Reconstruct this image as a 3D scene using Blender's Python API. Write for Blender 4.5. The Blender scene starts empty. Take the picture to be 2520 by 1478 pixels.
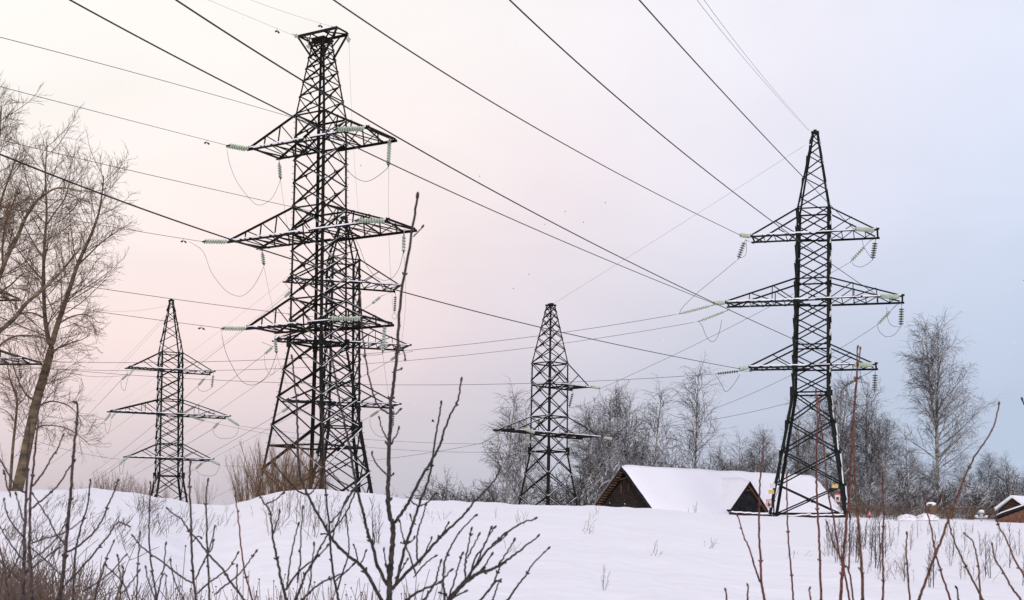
import bpy, math, random
from mathutils import Vector, Matrix, noise
R = math.radians
C = bpy.context.scene
COL = C.collection
# ------------------------------------------------------------------ camera, sky, sun, exposure
F, HX, HY, ROLL, EYE = 3200.0, 1260.0, 1296.0, R(0.81), 1.6
cr, sr = math.cos(ROLL), math.sin(ROLL)
cam = bpy.data.cameras.new('camera'); camo = bpy.data.objects.new('camera', cam); COL.objects.link(camo)
camo.matrix_world = Matrix(((cr, -sr, 0, 0), (0, 0, -1, 0), (sr, cr, 0, EYE), (0, 0, 0, 1)))
cam.sensor_width = 36; cam.lens = 36*F/2520; cam.shift_y = (HY-739)/2520
cam.clip_start = 0.1; cam.clip_end = 8000
cam.dof.use_dof = True; cam.dof.focus_distance = 70; cam.dof.aperture_fstop = 13
C.camera = camo
C.view_settings.view_transform = 'Standard'; C.view_settings.look = 'None'
C.view_settings.exposure = 0.0; C.view_settings.gamma = 1.0
SUN_AZ, SUN_EL = R(176), R(28)          # azimuth measured from +Y towards +X
sd = Vector((math.sin(SUN_AZ)*math.cos(SUN_EL), math.cos(SUN_AZ)*math.cos(SUN_EL), math.sin(SUN_EL)))
sl = bpy.data.lights.new('sun', 'SUN'); so = bpy.data.objects.new('sun', sl); COL.objects.link(so)
sl.energy = 1.9; sl.angle = R(25); sl.color = (1.0, 0.935, 0.92)
so.rotation_euler = sd.to_track_quat('Z', 'Y').to_euler()

def lin(r, g, b):
    f = lambda c: c/12.92 if c <= .04045 else ((c+.055)/1.055)**2.4
    return (f(r/255), f(g/255), f(b/255), 1)
W = bpy.data.worlds.new('World'); C.world = W; W.use_nodes = True
nt = W.node_tree; nt.nodes.clear()
def N(t, **k):
    n = nt.nodes.new(t)
    for a, b in k.items(): setattr(n, a, b)
    return n
def L(a, b): nt.links.new(a, b)
def M2(op, a, b=None, c=None):
    n = N('ShaderNodeMath', operation=op)
    for i, v in enumerate((a, b, c)):
        if v is None: continue
        if isinstance(v, (int, float)): n.inputs[i].default_value = v
        else: L(v, n.inputs[i])
    return n.outputs[0]
def ramp(fac, stops):
    n = N('ShaderNodeValToRGB'); n.color_ramp.interpolation = 'B_SPLINE'
    el = n.color_ramp.elements
    while len(el) < len(stops): el.new(0.5)
    for e, (p, c) in zip(el, stops): e.position = p; e.color = lin(*c)
    L(fac, n.inputs[0]); return n.outputs[0]
tc = N('ShaderNodeTexCoord'); sx = N('ShaderNodeSeparateXYZ'); L(tc.outputs['Generated'], sx.inputs[0])
az = M2('ARCTAN2', sx.outputs[0], sx.outputs[1]); el_ = M2('ARCSINE', sx.outputs[2])
cn = N('ShaderNodeTexNoise'); cn.inputs['Scale'].default_value = 3.2; cn.inputs['Detail'].default_value = 4; L(tc.outputs['Generated'], cn.inputs['Vector'])
wob = M2('MULTIPLY', M2('SUBTRACT', cn.outputs[0], 0.5), 0.16)
a01 = N('ShaderNodeMapRange'); L(az, a01.inputs[0]); a01.inputs[1].default_value = R(-24); a01.inputs[2].default_value = R(24)
a = M2('ADD', a01.outputs[0], wob)
e01 = N('ShaderNodeMapRange'); L(el_, e01.inputs[0]); e01.inputs[1].default_value = R(0); e01.inputs[2].default_value = R(23)
e = M2('ADD', e01.outputs[0], wob)
top = ramp(a, [(0, (255, 253, 246)), (.35, (255, 251, 245)), (.58, (252, 246, 247)), (.8, (238, 238, 252)), (1, (231, 236, 251))])
upp = ramp(a, [(0, (255, 247, 241)), (.3, (255, 242, 237)), (.5, (250, 234, 235)), (.78, (229, 230, 246)), (1, (215, 225, 246))])
mid = ramp(a, [(0, (254, 230, 224)), (.3, (252, 225, 222)), (.48, (224, 212, 220)), (.75, (198, 206, 226)), (1, (187, 200, 223))])
bot = ramp(a, [(0, (206, 192, 200)), (.3, (196, 191, 204)), (.5, (186, 188, 203)), (.75, (180, 192, 214)), (1, (180, 197, 222))])
def mixc(f, a, b):
    n = N('ShaderNodeMix', data_type='RGBA'); L(f, n.inputs[0]); L(a, n.inputs[6]); L(b, n.inputs[7]); return n.outputs[2]
def mr(v, lo, hi):
    n = N('ShaderNodeMapRange', interpolation_type='SMOOTHSTEP'); L(v, n.inputs[0]); n.inputs[1].default_value = lo; n.inputs[2].default_value = hi; return n.outputs[0]
skyc0 = mixc(mr(e, .55, 1.05), mixc(mr(e, .25, .72), mixc(mr(e, -.02, .42), bot, mid), upp), top)
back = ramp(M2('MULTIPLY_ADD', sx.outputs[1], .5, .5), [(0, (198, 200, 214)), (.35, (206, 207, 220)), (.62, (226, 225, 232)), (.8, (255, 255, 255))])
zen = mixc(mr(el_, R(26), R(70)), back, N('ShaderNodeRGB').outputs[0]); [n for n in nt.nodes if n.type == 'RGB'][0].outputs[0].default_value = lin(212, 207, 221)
cl = N('ShaderNodeTexNoise'); cl.inputs['Scale'].default_value = 5.5; cl.inputs['Detail'].default_value = 6; cl.inputs['Distortion'].default_value = .6
mpn = N('ShaderNodeMapping'); mpn.inputs['Scale'].default_value = (1, 1, 2.6); L(tc.outputs['Generated'], mpn.inputs[0]); L(mpn.outputs[0], cl.inputs['Vector'])
clr = N('ShaderNodeMapRange'); L(cl.outputs[0], clr.inputs[0]); clr.inputs[1].default_value = .3; clr.inputs[2].default_value = .7; clr.inputs[3].default_value = .955; clr.inputs[4].default_value = 1.02
cm = N('ShaderNodeVectorMath', operation='SCALE'); L(skyc0, cm.inputs[0]); L(clr.outputs[0], cm.inputs['Scale']); skyc0 = cm.outputs[0]
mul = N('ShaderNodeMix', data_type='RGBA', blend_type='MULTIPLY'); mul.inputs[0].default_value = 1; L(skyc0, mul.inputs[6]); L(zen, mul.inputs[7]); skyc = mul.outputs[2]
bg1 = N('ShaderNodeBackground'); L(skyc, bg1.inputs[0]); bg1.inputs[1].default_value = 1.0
sk = N('ShaderNodeTexSky', sky_type='NISHITA'); sk.sun_disc = False; sk.sun_elevation = SUN_EL; sk.sun_rotation = SUN_AZ
bg2 = N('ShaderNodeBackground'); L(sk.outputs[0], bg2.inputs[0]); bg2.inputs[1].default_value = 0.006
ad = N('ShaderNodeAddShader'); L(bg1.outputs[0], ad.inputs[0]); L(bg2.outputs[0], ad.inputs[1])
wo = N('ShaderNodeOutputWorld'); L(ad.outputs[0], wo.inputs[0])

# ------------------------------------------------------------------ helpers
def at(px, py, Y):
    """world point seen at pixel (2520 px wide frame) at distance Y along the view axis"""
    a, b = px-HX, py-HY
    u, v = a*cr+b*sr, -a*sr+b*cr
    return Vector((u*Y/F, Y, EYE-v*Y/F))
def px_of(p):
    u, v = F*p.x/p.y, -F*(p.z-EYE)/p.y
    return HX+u*cr-v*sr, HY+u*sr+v*cr
def perp(d):
    r = Vector((0, 0, 1)) if abs(d.z) < .9 else Vector((1, 0, 0))
    s = d.cross(r).normalized(); return s, s.cross(d).normalized()

class MB:
    def __init__(s): s.v = []; s.f = []; s.m = []; s.mi = 0
    def face(s, *ix): s.f.append(ix); s.m.append(s.mi)
    def prism(s, p, q, sec, up=None):
        d = (q-p).normalized()
        if up is None: x, y = perp(d)
        else:
            y = (up-d*up.dot(d)).normalized(); x = d.cross(y)
        n = len(sec); b = len(s.v)
        for o in (p, q):
            for (i, j) in sec: s.v.append(o+x*i+y*j)
        for k in range(n):
            k2 = (k+1) % n; s.face(b+k, b+k2, b+n+k2, b+n+k)
        s.face(*[b+k for k in range(n-1, -1, -1)]); s.face(*[b+n+k for k in range(n)])
    def beam(s, p, q, w, h=None, up=None):
        h = h or w; a, c = w/2, h/2
        s.prism(p, q, ((-a, -c), (a, -c), (a, c), (-a, c)), up)
    def angle(s, p, q, w, up=None):
        t = max(.012, w*.14)
        s.prism(p, q, ((0, 0), (w, 0), (w, t), (t, t), (t, w), (0, w)), up)
    def tube(s, pts, r0, r1=None, n=6, rs=None, cap=True):
        r1 = r0 if r1 is None else r1
        m = len(pts); b = len(s.v); x = None
        for i, p in enumerate(pts):
            d = (pts[min(i+1, m-1)]-pts[max(i-1, 0)])
            if d.length < 1e-9: d = Vector((0, 0, 1))
            d = d.normalized()
            if x is None: x, y = perp(d)
            else:
                x = (x-d*x.dot(d)).normalized(); y = d.cross(x)
            r = rs[i] if rs else r0+(r1-r0)*i/(m-1)
            for k in range(n):
                t = 6.28318*k/n; s.v.append(p+x*(r*math.cos(t))+y*(r*math.sin(t)))
        for i in range(m-1):
            for k in range(n):
                k2 = (k+1) % n; o = b+i*n
                s.face(o+k, o+k2, o+n+k2, o+n+k)
        if cap:
            s.face(*[b+k for k in range(n-1, -1, -1)]); s.face(*[b+(m-1)*n+k for k in range(n)])
    def box(s, c, sx, sy, sz, rot=0):
        ca, sa = math.cos(rot), math.sin(rot); b = len(s.v)
        for z in (-1, 1):
            for x, y in ((-1, -1), (1, -1), (1, 1), (-1, 1)):
                X, Y = x*sx/2, y*sy/2
                s.v.append(Vector((c[0]+X*ca-Y*sa, c[1]+X*sa+Y*ca, c[2]+z*sz/2)))
        for q in ((3, 2, 1, 0), (4, 5, 6, 7), (0, 1, 5, 4), (1, 2, 6, 5), (2, 3, 7, 6), (3, 0, 4, 7)): s.face(*[b+k for k in q])
    def ball(s, c, r, ax=None, st=1.0, n=6, k=4):
        d = (ax or Vector((0, 0, 1))).normalized()
        pts = [c+d*(r*st*math.cos(math.pi*(1-i/k))) for i in range(k+1)]
        s.tube(pts, 0, rs=[max(r*math.sin(math.pi*i/k), r*.04) for i in range(k+1)], n=n)
    def poly(s, pts, th, nrm):
        """a flat outline with thickness"""
        b = len(s.v); n = len(pts); o = nrm.normalized()*th
        for p in pts: s.v.append(p.copy())
        for p in pts: s.v.append(p+o)
        s.face(*range(b+n-1, b-1, -1)); s.face(*range(b+n, b+2*n))
        for i in range(n):
            j = (i+1) % n; s.face(b+i, b+j, b+n+j, b+n+i)
    def build(s, name, mat, parent=None, smooth=False, local=False):
        me = bpy.data.meshes.new(name)
        inv = WM[parent.name].inverted() if (parent and not local) else None
        vs = [tuple(inv @ v) for v in s.v] if inv else [tuple(v) for v in s.v]
        me.from_pydata(vs, [], s.f)
        for m in (mat if isinstance(mat, (list, tuple)) else [mat]): me.materials.append(m)
        if isinstance(mat, (list, tuple)): me.polygons.foreach_set('material_index', s.m)
        if smooth: me.polygons.foreach_set('use_smooth', [True]*len(me.polygons))
        me.update()
        o = bpy.data.objects.new(name, me); COL.objects.link(o)
        if parent: o.parent = parent; WM[o.name] = WM[parent.name]
        return o
WM = {}
def tag(o, label=None, cat=None, group=None, kind=None):
    for k, v in (('label', label), ('category', cat), ('group', group), ('kind', kind)):
        if v: o[k] = v
    if cat and not kind: o['kind'] = 'thing'
    return o
def empty(name, loc, rz=0, sc=1.0):
    o = bpy.data.objects.new(name, None); COL.objects.link(o); o.empty_display_size = .5
    o.location = loc; o.rotation_euler = (0, 0, rz); o.scale = (sc, sc, sc)
    WM[o.name] = Matrix.Translation(Vector(loc)) @ Matrix.Rotation(rz, 4, 'Z') @ Matrix.Scale(sc, 4)
    return o
def copy_tree(o, parent=None):
    c = o.copy(); COL.objects.link(c); WM[c.name] = WM.get(o.name, Matrix.Identity(4))
    for k in ('label',):
        if parent is None and k in c: del c[k]
    if parent: c.parent = parent
    for ch in list(o.children): copy_tree(ch, c)
    return c

# ------------------------------------------------------------------ materials
def mat(name, col, rough=.8, snow=0.0, snow_lo=.35, snow_hi=.75, noise_amt=.35, scale=3.0, spec=.3, bump=0.0, col2=None, stretch=None):
    m = bpy.data.materials.new(name); m.use_nodes = True
    t = m.node_tree; n = t.nodes; l = t.links; b = n['Principled BSDF']
    b.inputs['Roughness'].default_value = rough; b.inputs['Specular IOR Level'].default_value = spec
    tex = n.new('ShaderNodeTexCoord'); ns = n.new('ShaderNodeTexNoise'); ns.inputs['Scale'].default_value = scale; ns.inputs['Detail'].default_value = 5
    if stretch:
        mp = n.new('ShaderNodeMapping'); mp.inputs['Scale'].default_value = stretch
        l.new(tex.outputs['Object'], mp.inputs[0]); l.new(mp.outputs[0], ns.inputs['Vector'])
    else: l.new(tex.outputs['Object'], ns.inputs['Vector'])
    r = n.new('ShaderNodeValToRGB'); l.new(ns.outputs[0], r.inputs[0])
    c2 = col2 or tuple(c*(1-noise_amt) for c in col)
    c1 = col if col2 else tuple(min(1, c*(1+noise_amt)) for c in col)
    r.color_ramp.elements[0].position = .35; r.color_ramp.elements[0].color = (*c2, 1)
    r.color_ramp.elements[1].position = .65; r.color_ramp.elements[1].color = (*c1, 1)
    out = r.outputs[0]
    if snow:
        g = n.new('ShaderNodeNewGeometry'); s = n.new('ShaderNodeSeparateXYZ'); l.new(g.outputs['Normal'], s.inputs[0])
        n2 = n.new('ShaderNodeTexNoise'); n2.inputs['Scale'].default_value = 1.3; n2.inputs['Detail'].default_value = 3; l.new(tex.outputs['Object'], n2.inputs['Vector'])
        ad = n.new('ShaderNodeMath'); ad.operation = 'MULTIPLY_ADD'; l.new(n2.outputs[0], ad.inputs[0]); ad.inputs[1].default_value = .9; ad.inputs[2].default_value = -.45
        a2 = n.new('ShaderNodeMath'); a2.operation = 'ADD'; l.new(s.outputs[2], a2.inputs[0]); l.new(ad.outputs[0], a2.inputs[1])
        mr_ = n.new('ShaderNodeMapRange'); l.new(a2.outputs[0], mr_.inputs[0]); mr_.inputs[1].default_value = snow_lo; mr_.inputs[2].default_value = snow_hi; mr_.inputs[4].default_value = snow
        mx = n.new('ShaderNodeMix'); mx.data_type = 'RGBA'; l.new(mr_.outputs[0], mx.inputs[0]); l.new(out, mx.inputs[6]); mx.inputs[7].default_value = (.84, .84, .88, 1)
        out = mx.outputs[2]
    l.new(out, b.inputs['Base Color'])
    if bump:
        bp = n.new('ShaderNodeBump'); bp.inputs['Strength'].default_value = bump; bp.inputs['Distance'].default_value = .05; l.new(ns.outputs[0], bp.inputs['Height']); l.new(bp.outputs[0], b.inputs['Normal'])
    return m
M = {}
M['steel'] = mat('dark_steel', (.014, .018, .015), .75, snow=.95, snow_lo=.62, snow_hi=.85, scale=2.2, spec=.15, col2=(.006, .007, .0065))
M['steel_rust'] = mat('rusty_steel', (.02, .015, .012), .85, snow=.95, snow_lo=.62, snow_hi=.85, scale=5, spec=.12, col2=(.009, .01, .009))
M['wire'] = mat('conductor', (.02, .02, .024), .6, spec=.2)
M['thin_wire'] = mat('thin_conductor', (.14, .12, .13), .6, spec=.2)
M['glass'] = mat('insulator_glass', (.37, .44, .32), .3, snow=.3, noise_amt=.15, spec=.5)
M['bronze'] = mat('brown_insulator', (.10, .10, .075), .35, snow=.2, noise_amt=.25, spec=.4)
M['birch'] = mat('birch_bark', (.36, .33, .29), .9, scale=1.2, col2=(.09, .08, .07), stretch=(2, 2, 5))
M['twig'] = mat('birch_twig', (.050, .041, .035), .9, snow=.85, snow_lo=.2, snow_hi=.65)
M['twig_dark'] = mat('dark_twig', (.050, .044, .038), .9, snow=.9, snow_lo=.1, snow_hi=.6)
M['poplar'] = mat('poplar_bark', (.19, .14, .085), .9, scale=2.5, col2=(.05, .038, .028), bump=.5, stretch=(1, 1, 2.2))
M['poplar_twig'] = mat('poplar_twig', (.125, .074, .042), .9, snow=.12, snow_lo=.5, snow_hi=.9)
M['willow'] = mat('willow_stem', (.145, .085, .045), .9, snow=.35, snow_lo=.5, snow_hi=.9)
M['weed'] = mat('dry_weed', (.11, .075, .058), .9)
M['sapling'] = mat('sapling_stem', (.065, .05, .046), .9, snow=.3, snow_lo=.4, snow_hi=.9)
M['stem'] = mat('grey_brown_shoot', (.060, .043, .038), .8, scale=70, noise_amt=.6, bump=.3)
M['bark_stem'] = mat('dark_shoot', (.036, .027, .024), .8, scale=70, noise_amt=.6, bump=.3)
M['red_stem'] = mat('reddish_shoot', (.105, .034, .026), .7, scale=70, noise_amt=.6, bump=.3)
M['brown_stem'] = mat('brown_shoot', (.095, .045, .024), .75, scale=70, noise_amt=.6, bump=.3)
M['wood'] = mat('old_timber', (.15, .075, .035), .9, scale=4, col2=(.05, .03, .02), stretch=(1, 1, 6))
M['batten'] = mat('batten_wood', (.17, .088, .04), .9, scale=3, noise_amt=.5)
M['darkwood'] = mat('tarred_wall', (.023, .016, .0125), .95, scale=6, noise_amt=.7, bump=.6)
M['blackwood'] = mat('charred_boards', (.016, .015, .016), .9, scale=3, noise_amt=.6, bump=.4)
M['brick'] = mat('brick', (.22, .085, .045), .9, scale=5, col2=(.07, .045, .035), bump=.4, snow=.3)
M['concrete'] = mat('pale_concrete', (.42, .43, .44), .9, scale=6)
M['mud'] = mat('brown_block', (.17, .115, .07), .95, scale=5, col2=(.08, .055, .035), bump=.5)
M['white_plate'] = mat('white_plate', (.6, .59, .57), .6, noise_amt=.1)
M['yellow_plate'] = mat('yellow_plate', (.55, .38, .15), .6, noise_amt=.12)
M['red_paint'] = mat('red_paint', (.45, .06, .065), .6, noise_amt=.12)
M['black_paint'] = mat('black_paint', (.02, .02, .02), .6)
M['blue_paint'] = mat('blue_paint', (.10, .25, .5), .6)
M['feather'] = mat('black_feather', (.02, .02, .022), .7)
# snow
def snow_mat():
    m = bpy.data.materials.new('snow'); m.use_nodes = True
    t = m.node_tree; n = t.nodes; l = t.links; b = n['Principled BSDF']
    b.inputs['Base Color'].default_value = (.855, .85, .887, 1); b.inputs['Roughness'].default_value = .75; b.inputs['Specular IOR Level'].default_value = .2
    b.inputs['Subsurface Weight'].default_value = 0
    tex = n.new('ShaderNodeTexCoord'); last = None
    for sc, st, di in ((.35, .45, .4), (1.8, .5, .14), (9, .3, .03), (40, .3, .01)):
        ns = n.new('ShaderNodeTexNoise'); ns.inputs['Scale'].default_value = sc; ns.inputs['Detail'].default_value = 4; l.new(tex.outputs['Object'], ns.inputs['Vector'])
        bp = n.new('ShaderNodeBump'); bp.inputs['Strength'].default_value = st; bp.inputs['Distance'].default_value = di; l.new(ns.outputs[0], bp.inputs['Height'])
        if last: l.new(last.outputs[0], bp.inputs['Normal'])
        last = bp
    l.new(last.outputs[0], b.inputs['Normal']); return m
M['snow'] = snow_mat()

# ------------------------------------------------------------------ snowy ground
CREST = []
for px, py, d, zf in ((-1500, 1218, 46, -3.5), (-300, 1214, 46, -4), (0, 1213, 46, -4), (120, 1210, 47, -4), (230, 1208, 48, -4), (330, 1214, 50, -4), (400, 1230, 52, -4), (480, 1248, 54, -4),
        (560, 1247, 55, -4), (610, 1237, 55, -3.5), (645, 1223, 56, -2), (700, 1214, 57, -1.2), (780, 1209, 58, -1), (900, 1218, 60, -1.2), (1000, 1232, 61, -1.5),
        (1060, 1235, 62, -1.5), (1180, 1240, 63, -1.2), (1270, 1245, 64, -1), (1420, 1247, 66, -.4), (1600, 1256, 74, .5), (1790, 1269, 84, 1.4), (1900, 1276, 88, 1.9),
        (2060, 1280, 90, 1.9), (2200, 1284, 92, 1.9), (2520, 1290, 92, 1.9), (4200, 1302, 92, 1.9)):
    p = at(px, py, d); CREST.append((p.x/p.y, p.z-EYE, d, zf))
def sstep(x): x = min(1, max(0, x)); return x*x*(3-2*x)
def ground(x, y):
    ang = math.atan2(x, y); r = math.hypot(x, y)
    ca = max(math.cos(ang), .5); d = r*ca; t = math.tan(max(-1.2, min(1.2, ang)))
    if abs(ang) > 1.2: t = math.copysign(math.tan(1.2), ang)
    if t <= CREST[0][0]: z, dc, zf = CREST[0][1:]
    elif t >= CREST[-1][0]: z, dc, zf = CREST[-1][1:]
    else:
        for i in range(len(CREST)-1):
            if CREST[i+1][0] >= t: break
        A, B = CREST[i], CREST[i+1]; k = (t-A[0])/(B[0]-A[0]); k = .5*k+.5*sstep(k)
        z, dc, zf = (A[j]+(B[j]-A[j])*k for j in (1, 2, 3))
    w = abs(ang)/math.pi
    fade = 1-sstep((w-.45)/.3); z = z*fade
    if d < dc:
        s = d/dc; f = 1-(1-s)**1.3; h = -EYE+(z+EYE)*f
    else: h = z+(zf*fade-z)*sstep((d-dc)/(140-dc))
    P = Vector((x*.16, y*.16, 0))
    am = .06*min(1, d/14)
    tr = 0
    if 14 < d < 62 and x > 0:                                   # half-filled double track running down the slope
        c_ = .6+.055*d+.0035*(d-40)**2*.12+.5*noise.noise(Vector((d*.06, 3, 0)))
        for o_ in (-.55, .55):
            k_ = (x-c_-o_)/.22
            if abs(k_) < 3: tr -= .07*math.exp(-k_*k_)*(.6+.4*noise.noise(Vector((d*.4, o_, 1))))
    am2 = .10*sstep((d-.72*dc)/(.25*dc))*(1-sstep((d-dc-6)/10)); n1 = abs(noise.noise(P*4.3+Vector((5, 2, 0))))*am2+noise.noise(P)*.16*min(1, d/30)+noise.noise(P*3.7)*am+abs(noise.noise(P*7.5))*am*.8+tr
    return EYE+h+n1
def ghit(px, py, d0=4, d1=100):
    """where the sight line through a pixel first meets the snow"""
    d = d0
    while d < d1:
        p = at(px, py, d)
        if ground(p.x, p.y) >= p.z: return Vector((p.x, p.y, ground(p.x, p.y)))
        d += .25
    p = at(px, py, d1); return Vector((p.x, p.y, ground(p.x, p.y)))
g = MB()
angs = []
a_ = -180.0
while a_ < 180-1e-6:
    angs.append(a_); a_ += .22 if -25 <= a_ < 25 else 5
rads = [.0, 1.0]
while rads[-1] < 4000: rads.append(rads[-1]*(1.013 if 8 < rads[-1] < 150 else 1.12))
nA = len(angs)
for r_ in rads[1:]:
    for an in angs:
        x, y = r_*math.sin(R(an)), r_*math.cos(R(an)); g.v.append(Vector((x, y, ground(x, y))))
g.v.append(Vector((0, 0, ground(0, .01)))); c0 = len(g.v)-1
for i in range(nA):
    j = (i+1) % nA; g.face(c0, j, i)
for k in range(len(rads)-2):
    for i in range(nA):
        j = (i+1) % nA; g.face(k*nA+i, k*nA+j, (k+1)*nA+j, (k+1)*nA+i)
tag(g.build('ground', M['snow'], smooth=True), kind='structure')

# ------------------------------------------------------------------ pylons
V = Vector
def hw_at(z, prof):
    for (z0, w0), (z1, w1) in zip(prof, prof[1:]):
        if z <= z1: return w0+(w1-w0)*(z-z0)/(z1-z0)
    return prof[-1][1]
CN = ((-1, -1), (1, -1), (1, 1), (-1, 1))
def pylon_lattice(root, prof, levels_low, n_up, n_peak, waist, ring_top, top, rings, arms, wa, legw, brw, spikes=False, m='steel', footring=None, peak_x=False):
    """prof: (z, half width) list. arms: (z, ring z, half length, verticals, sides). All in the pylon's own frame."""
    cz = lambda z, c: V((c[0]*hw_at(z, prof), c[1]*hw_at(z, prof), z))
    for c in CN:
        b = MB(); zs = [p[0] for p in prof]
        for z0, z1 in zip(zs, zs[1:]):
            w = legw*(1.0 if z1 <= waist+.1 else (.8 if z1 <= ring_top+.1 else .6))
            b.angle(cz(z0, c), cz(z1, c), w, V((-c[0], 0, 0)) if c[0]*c[1] > 0 else V((0, -c[1], 0)))
        if spikes:
            z = 2.2
            while z < ring_top:
                p = cz(z, c); dz = V((c[0], 0, 0)) if int(z/.42) % 2 else V((0, c[1], 0))
                b.beam(p, p+dz*.16, .024); z += .42
        for z in (waist,):                                   # splice plates where the legs change slope
            p = cz(z, c); b.beam(p-V((0, 0, .35)), p+V((0, 0, .35)), legw*1.25)
        b.build('corner_leg', M[m], root, local=True)
    def brace(name, zlist, cross=True, w=brw):
        for k in range(4):
            c, c2 = CN[k], CN[(k+1) % 4]; b = MB()
            out = V(((c[0]+c2[0])/2, (c[1]+c2[1])/2, 0))
            for i, (z0, z1) in enumerate(zip(zlist, zlist[1:])):
                if cross or (i+k) % 2 == 0: b.angle(cz(z0, c)+out*.012, cz(z1, c2)+out*.012, w, out)
                if cross or (i+k) % 2 == 1: b.angle(cz(z0, c2)-out*.02, cz(z1, c)-out*.02, w, out)
                if cross:
                    q = (cz(z0, c)+cz(z1, c2)+cz(z0, c2)+cz(z1, c))/4; b.box(q, w*1.4, w*1.4, w*1.4)
            for z in rings:
                if zlist[0]-.01 <= z <= zlist[-1]+.01: b.angle(cz(z, c), cz(z, c2), w*1.15, V((0, 0, -1)))
            b.build(name, M[m], root, local=True)
    brace('base_bracing', levels_low, True, brw*1.12)
    brace('shaft_bracing', [waist+(ring_top-waist)*i/n_up for i in range(n_up+1)])
    pk = [ring_top]; h = (top-ring_top); q = .86
    u0 = h*(1-q)/(1-q**n_peak)
    for i in range(n_peak): pk.append(pk[-1]+u0*q**i)
    pk[-1] = top
    brace('peak_bracing', pk, peak_x, brw*.85)
    if footring:
        b = MB()
        for k in range(4): b.angle(cz(footring, CN[k]), cz(footring, CN[(k+1) % 4]), brw*1.2, V((0, 0, -1)))
        b.build('base_ring', M[m], root, local=True)
    b = MB(); w = hw_at(top, prof); b.box((0, 0, top+.06), 2*w+.14, 2*w+.14, .1); b.box((0, 0, top+.16), .24, .5, .14)
    b.build('peak_cap', M[m], root, local=True)
    out = []
    for (za, zr, Ln, nv, sides) in arms:
        for s in sides:
            b = MB(); hb = hw_at(za, prof); hr = hw_at(zr, prof)
            for t in (-1, 1):
                y = t*wa/2
                b.angle(V((s*hb*.2, y, za)), V((s*(Ln+.22), y, za)), brw*1.5, V((0, -t, 0)))
                tip = V((s*(Ln-.1), y*.98, za+.12)); rt = V((s*hr, t*hr, zr))
                b.angle(rt, tip, brw*1.2, V((0, 0, -1)))
                prev = V((s*hb, t*hb, za))
                for i in range(1, nv+1):
                    k = i/(nv+1); pt = rt+(tip-rt)*k; pb = V((pt.x, y, za))
                    b.angle(pt, pb, brw*.7); b.angle(prev, pt, brw*.75); prev = pb
                if nv == 0:
                    pt = rt+(tip-rt)*.5; b.angle(V((s*hb, y, za)), pt, brw*.75)
            k = 4 if Ln < 5.5 else 6; xs = [hb+(Ln-hb)*i/k for i in range(k+1)]
            for i in range(k):
                t = 1 if i % 2 else -1
                b.angle(V((s*xs[i], t*wa/2, za-.02)), V((s*xs[i+1], -t*wa/2, za-.02)), brw*.8)
                if i: b.angle(V((s*xs[i], -wa/2, za+.03)), V((s*xs[i], wa/2, za+.03)), brw*.7)
            b.angle(V((s*Ln, -wa/2-.1, za+.02)), V((s*Ln, wa/2+.1, za+.02)), brw*1.5)
            o = b.build('cross_arm', M[m], root, local=True); out.append(o)
            k = MB(); rn_ = random.Random(int(za*10)+s)           # snow frozen onto the outer web of the chords
            x = hb*.2
            while x < Ln-.3:
                x2 = min(Ln, x+rn_.uniform(.8, 2.2)); w_ = rn_.uniform(.045, .08)
                k.beam(V((s*x, -wa/2-.03, za+brw*.9)), V((s*x2, -wa/2-.03, za+brw*.9)), .06, w_); x = x2+rn_.choice((0, 0, .15))
            k.build('snow_crust', M['snow'], o, local=True)
    return out
PY = {}
def place(root, X, Y, zf, th):
    root.location = (X, Y, zf); root.rotation_euler = (0, 0, -R(th))
    WM[root.name] = Matrix.Translation(V((X, Y, zf))) @ Matrix.Rotation(-R(th), 4, 'Z')
    for ch in root.children: WM[ch.name] = WM[root.name]
GP = 'steel lattice pylons of the power lines'
# double-circuit pylon by the barn (and its copies further away)
rA = empty('pylon', (0, 0, 0))
profA = [(-1.2, 3.05), (0, 2.86), (9.4, 1.36), (23.3, 1.2), (29.2, .22)]
ARMS_A = [(21.33, 23.3, 4.62, 0, (-1, 1)), (16.33, 18.0, 6.48, 2, (-1, 1)), (11.33, 13.0, 4.64, 0, (-1, 1))]
pylon_lattice(rA, profA, [-.1, 2.4, 4.9, 7.2, 9.4], 10, 7, 9.4, 23.3, 29.2, [9.4, 11.33, 13.0, 16.33, 18.0, 21.33, 23.3], ARMS_A, 2.69, .23, .092, footring=.22)
PY['A'] = (rA, (22.7, 99.2, EYE+1.1, 16.4))
for k in 'DEF': PY[k] = (copy_tree(rA), None)
PY['D'] = (PY['D'][0], (-39.0, 147.5, EYE+12.14-16.33, -25.2))
PY['E'] = (PY['E'][0], (at(842, 850, 109).x, 109, EYE+at(842, 847, 109).z-EYE-16.33, -19))
PY['F'] = (PY['F'][0], (-43.6, 101, at(85, 893, 101).z-16.33, 8))
for k in 'ADEF': place(PY[k][0], *PY[k][1])
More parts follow.
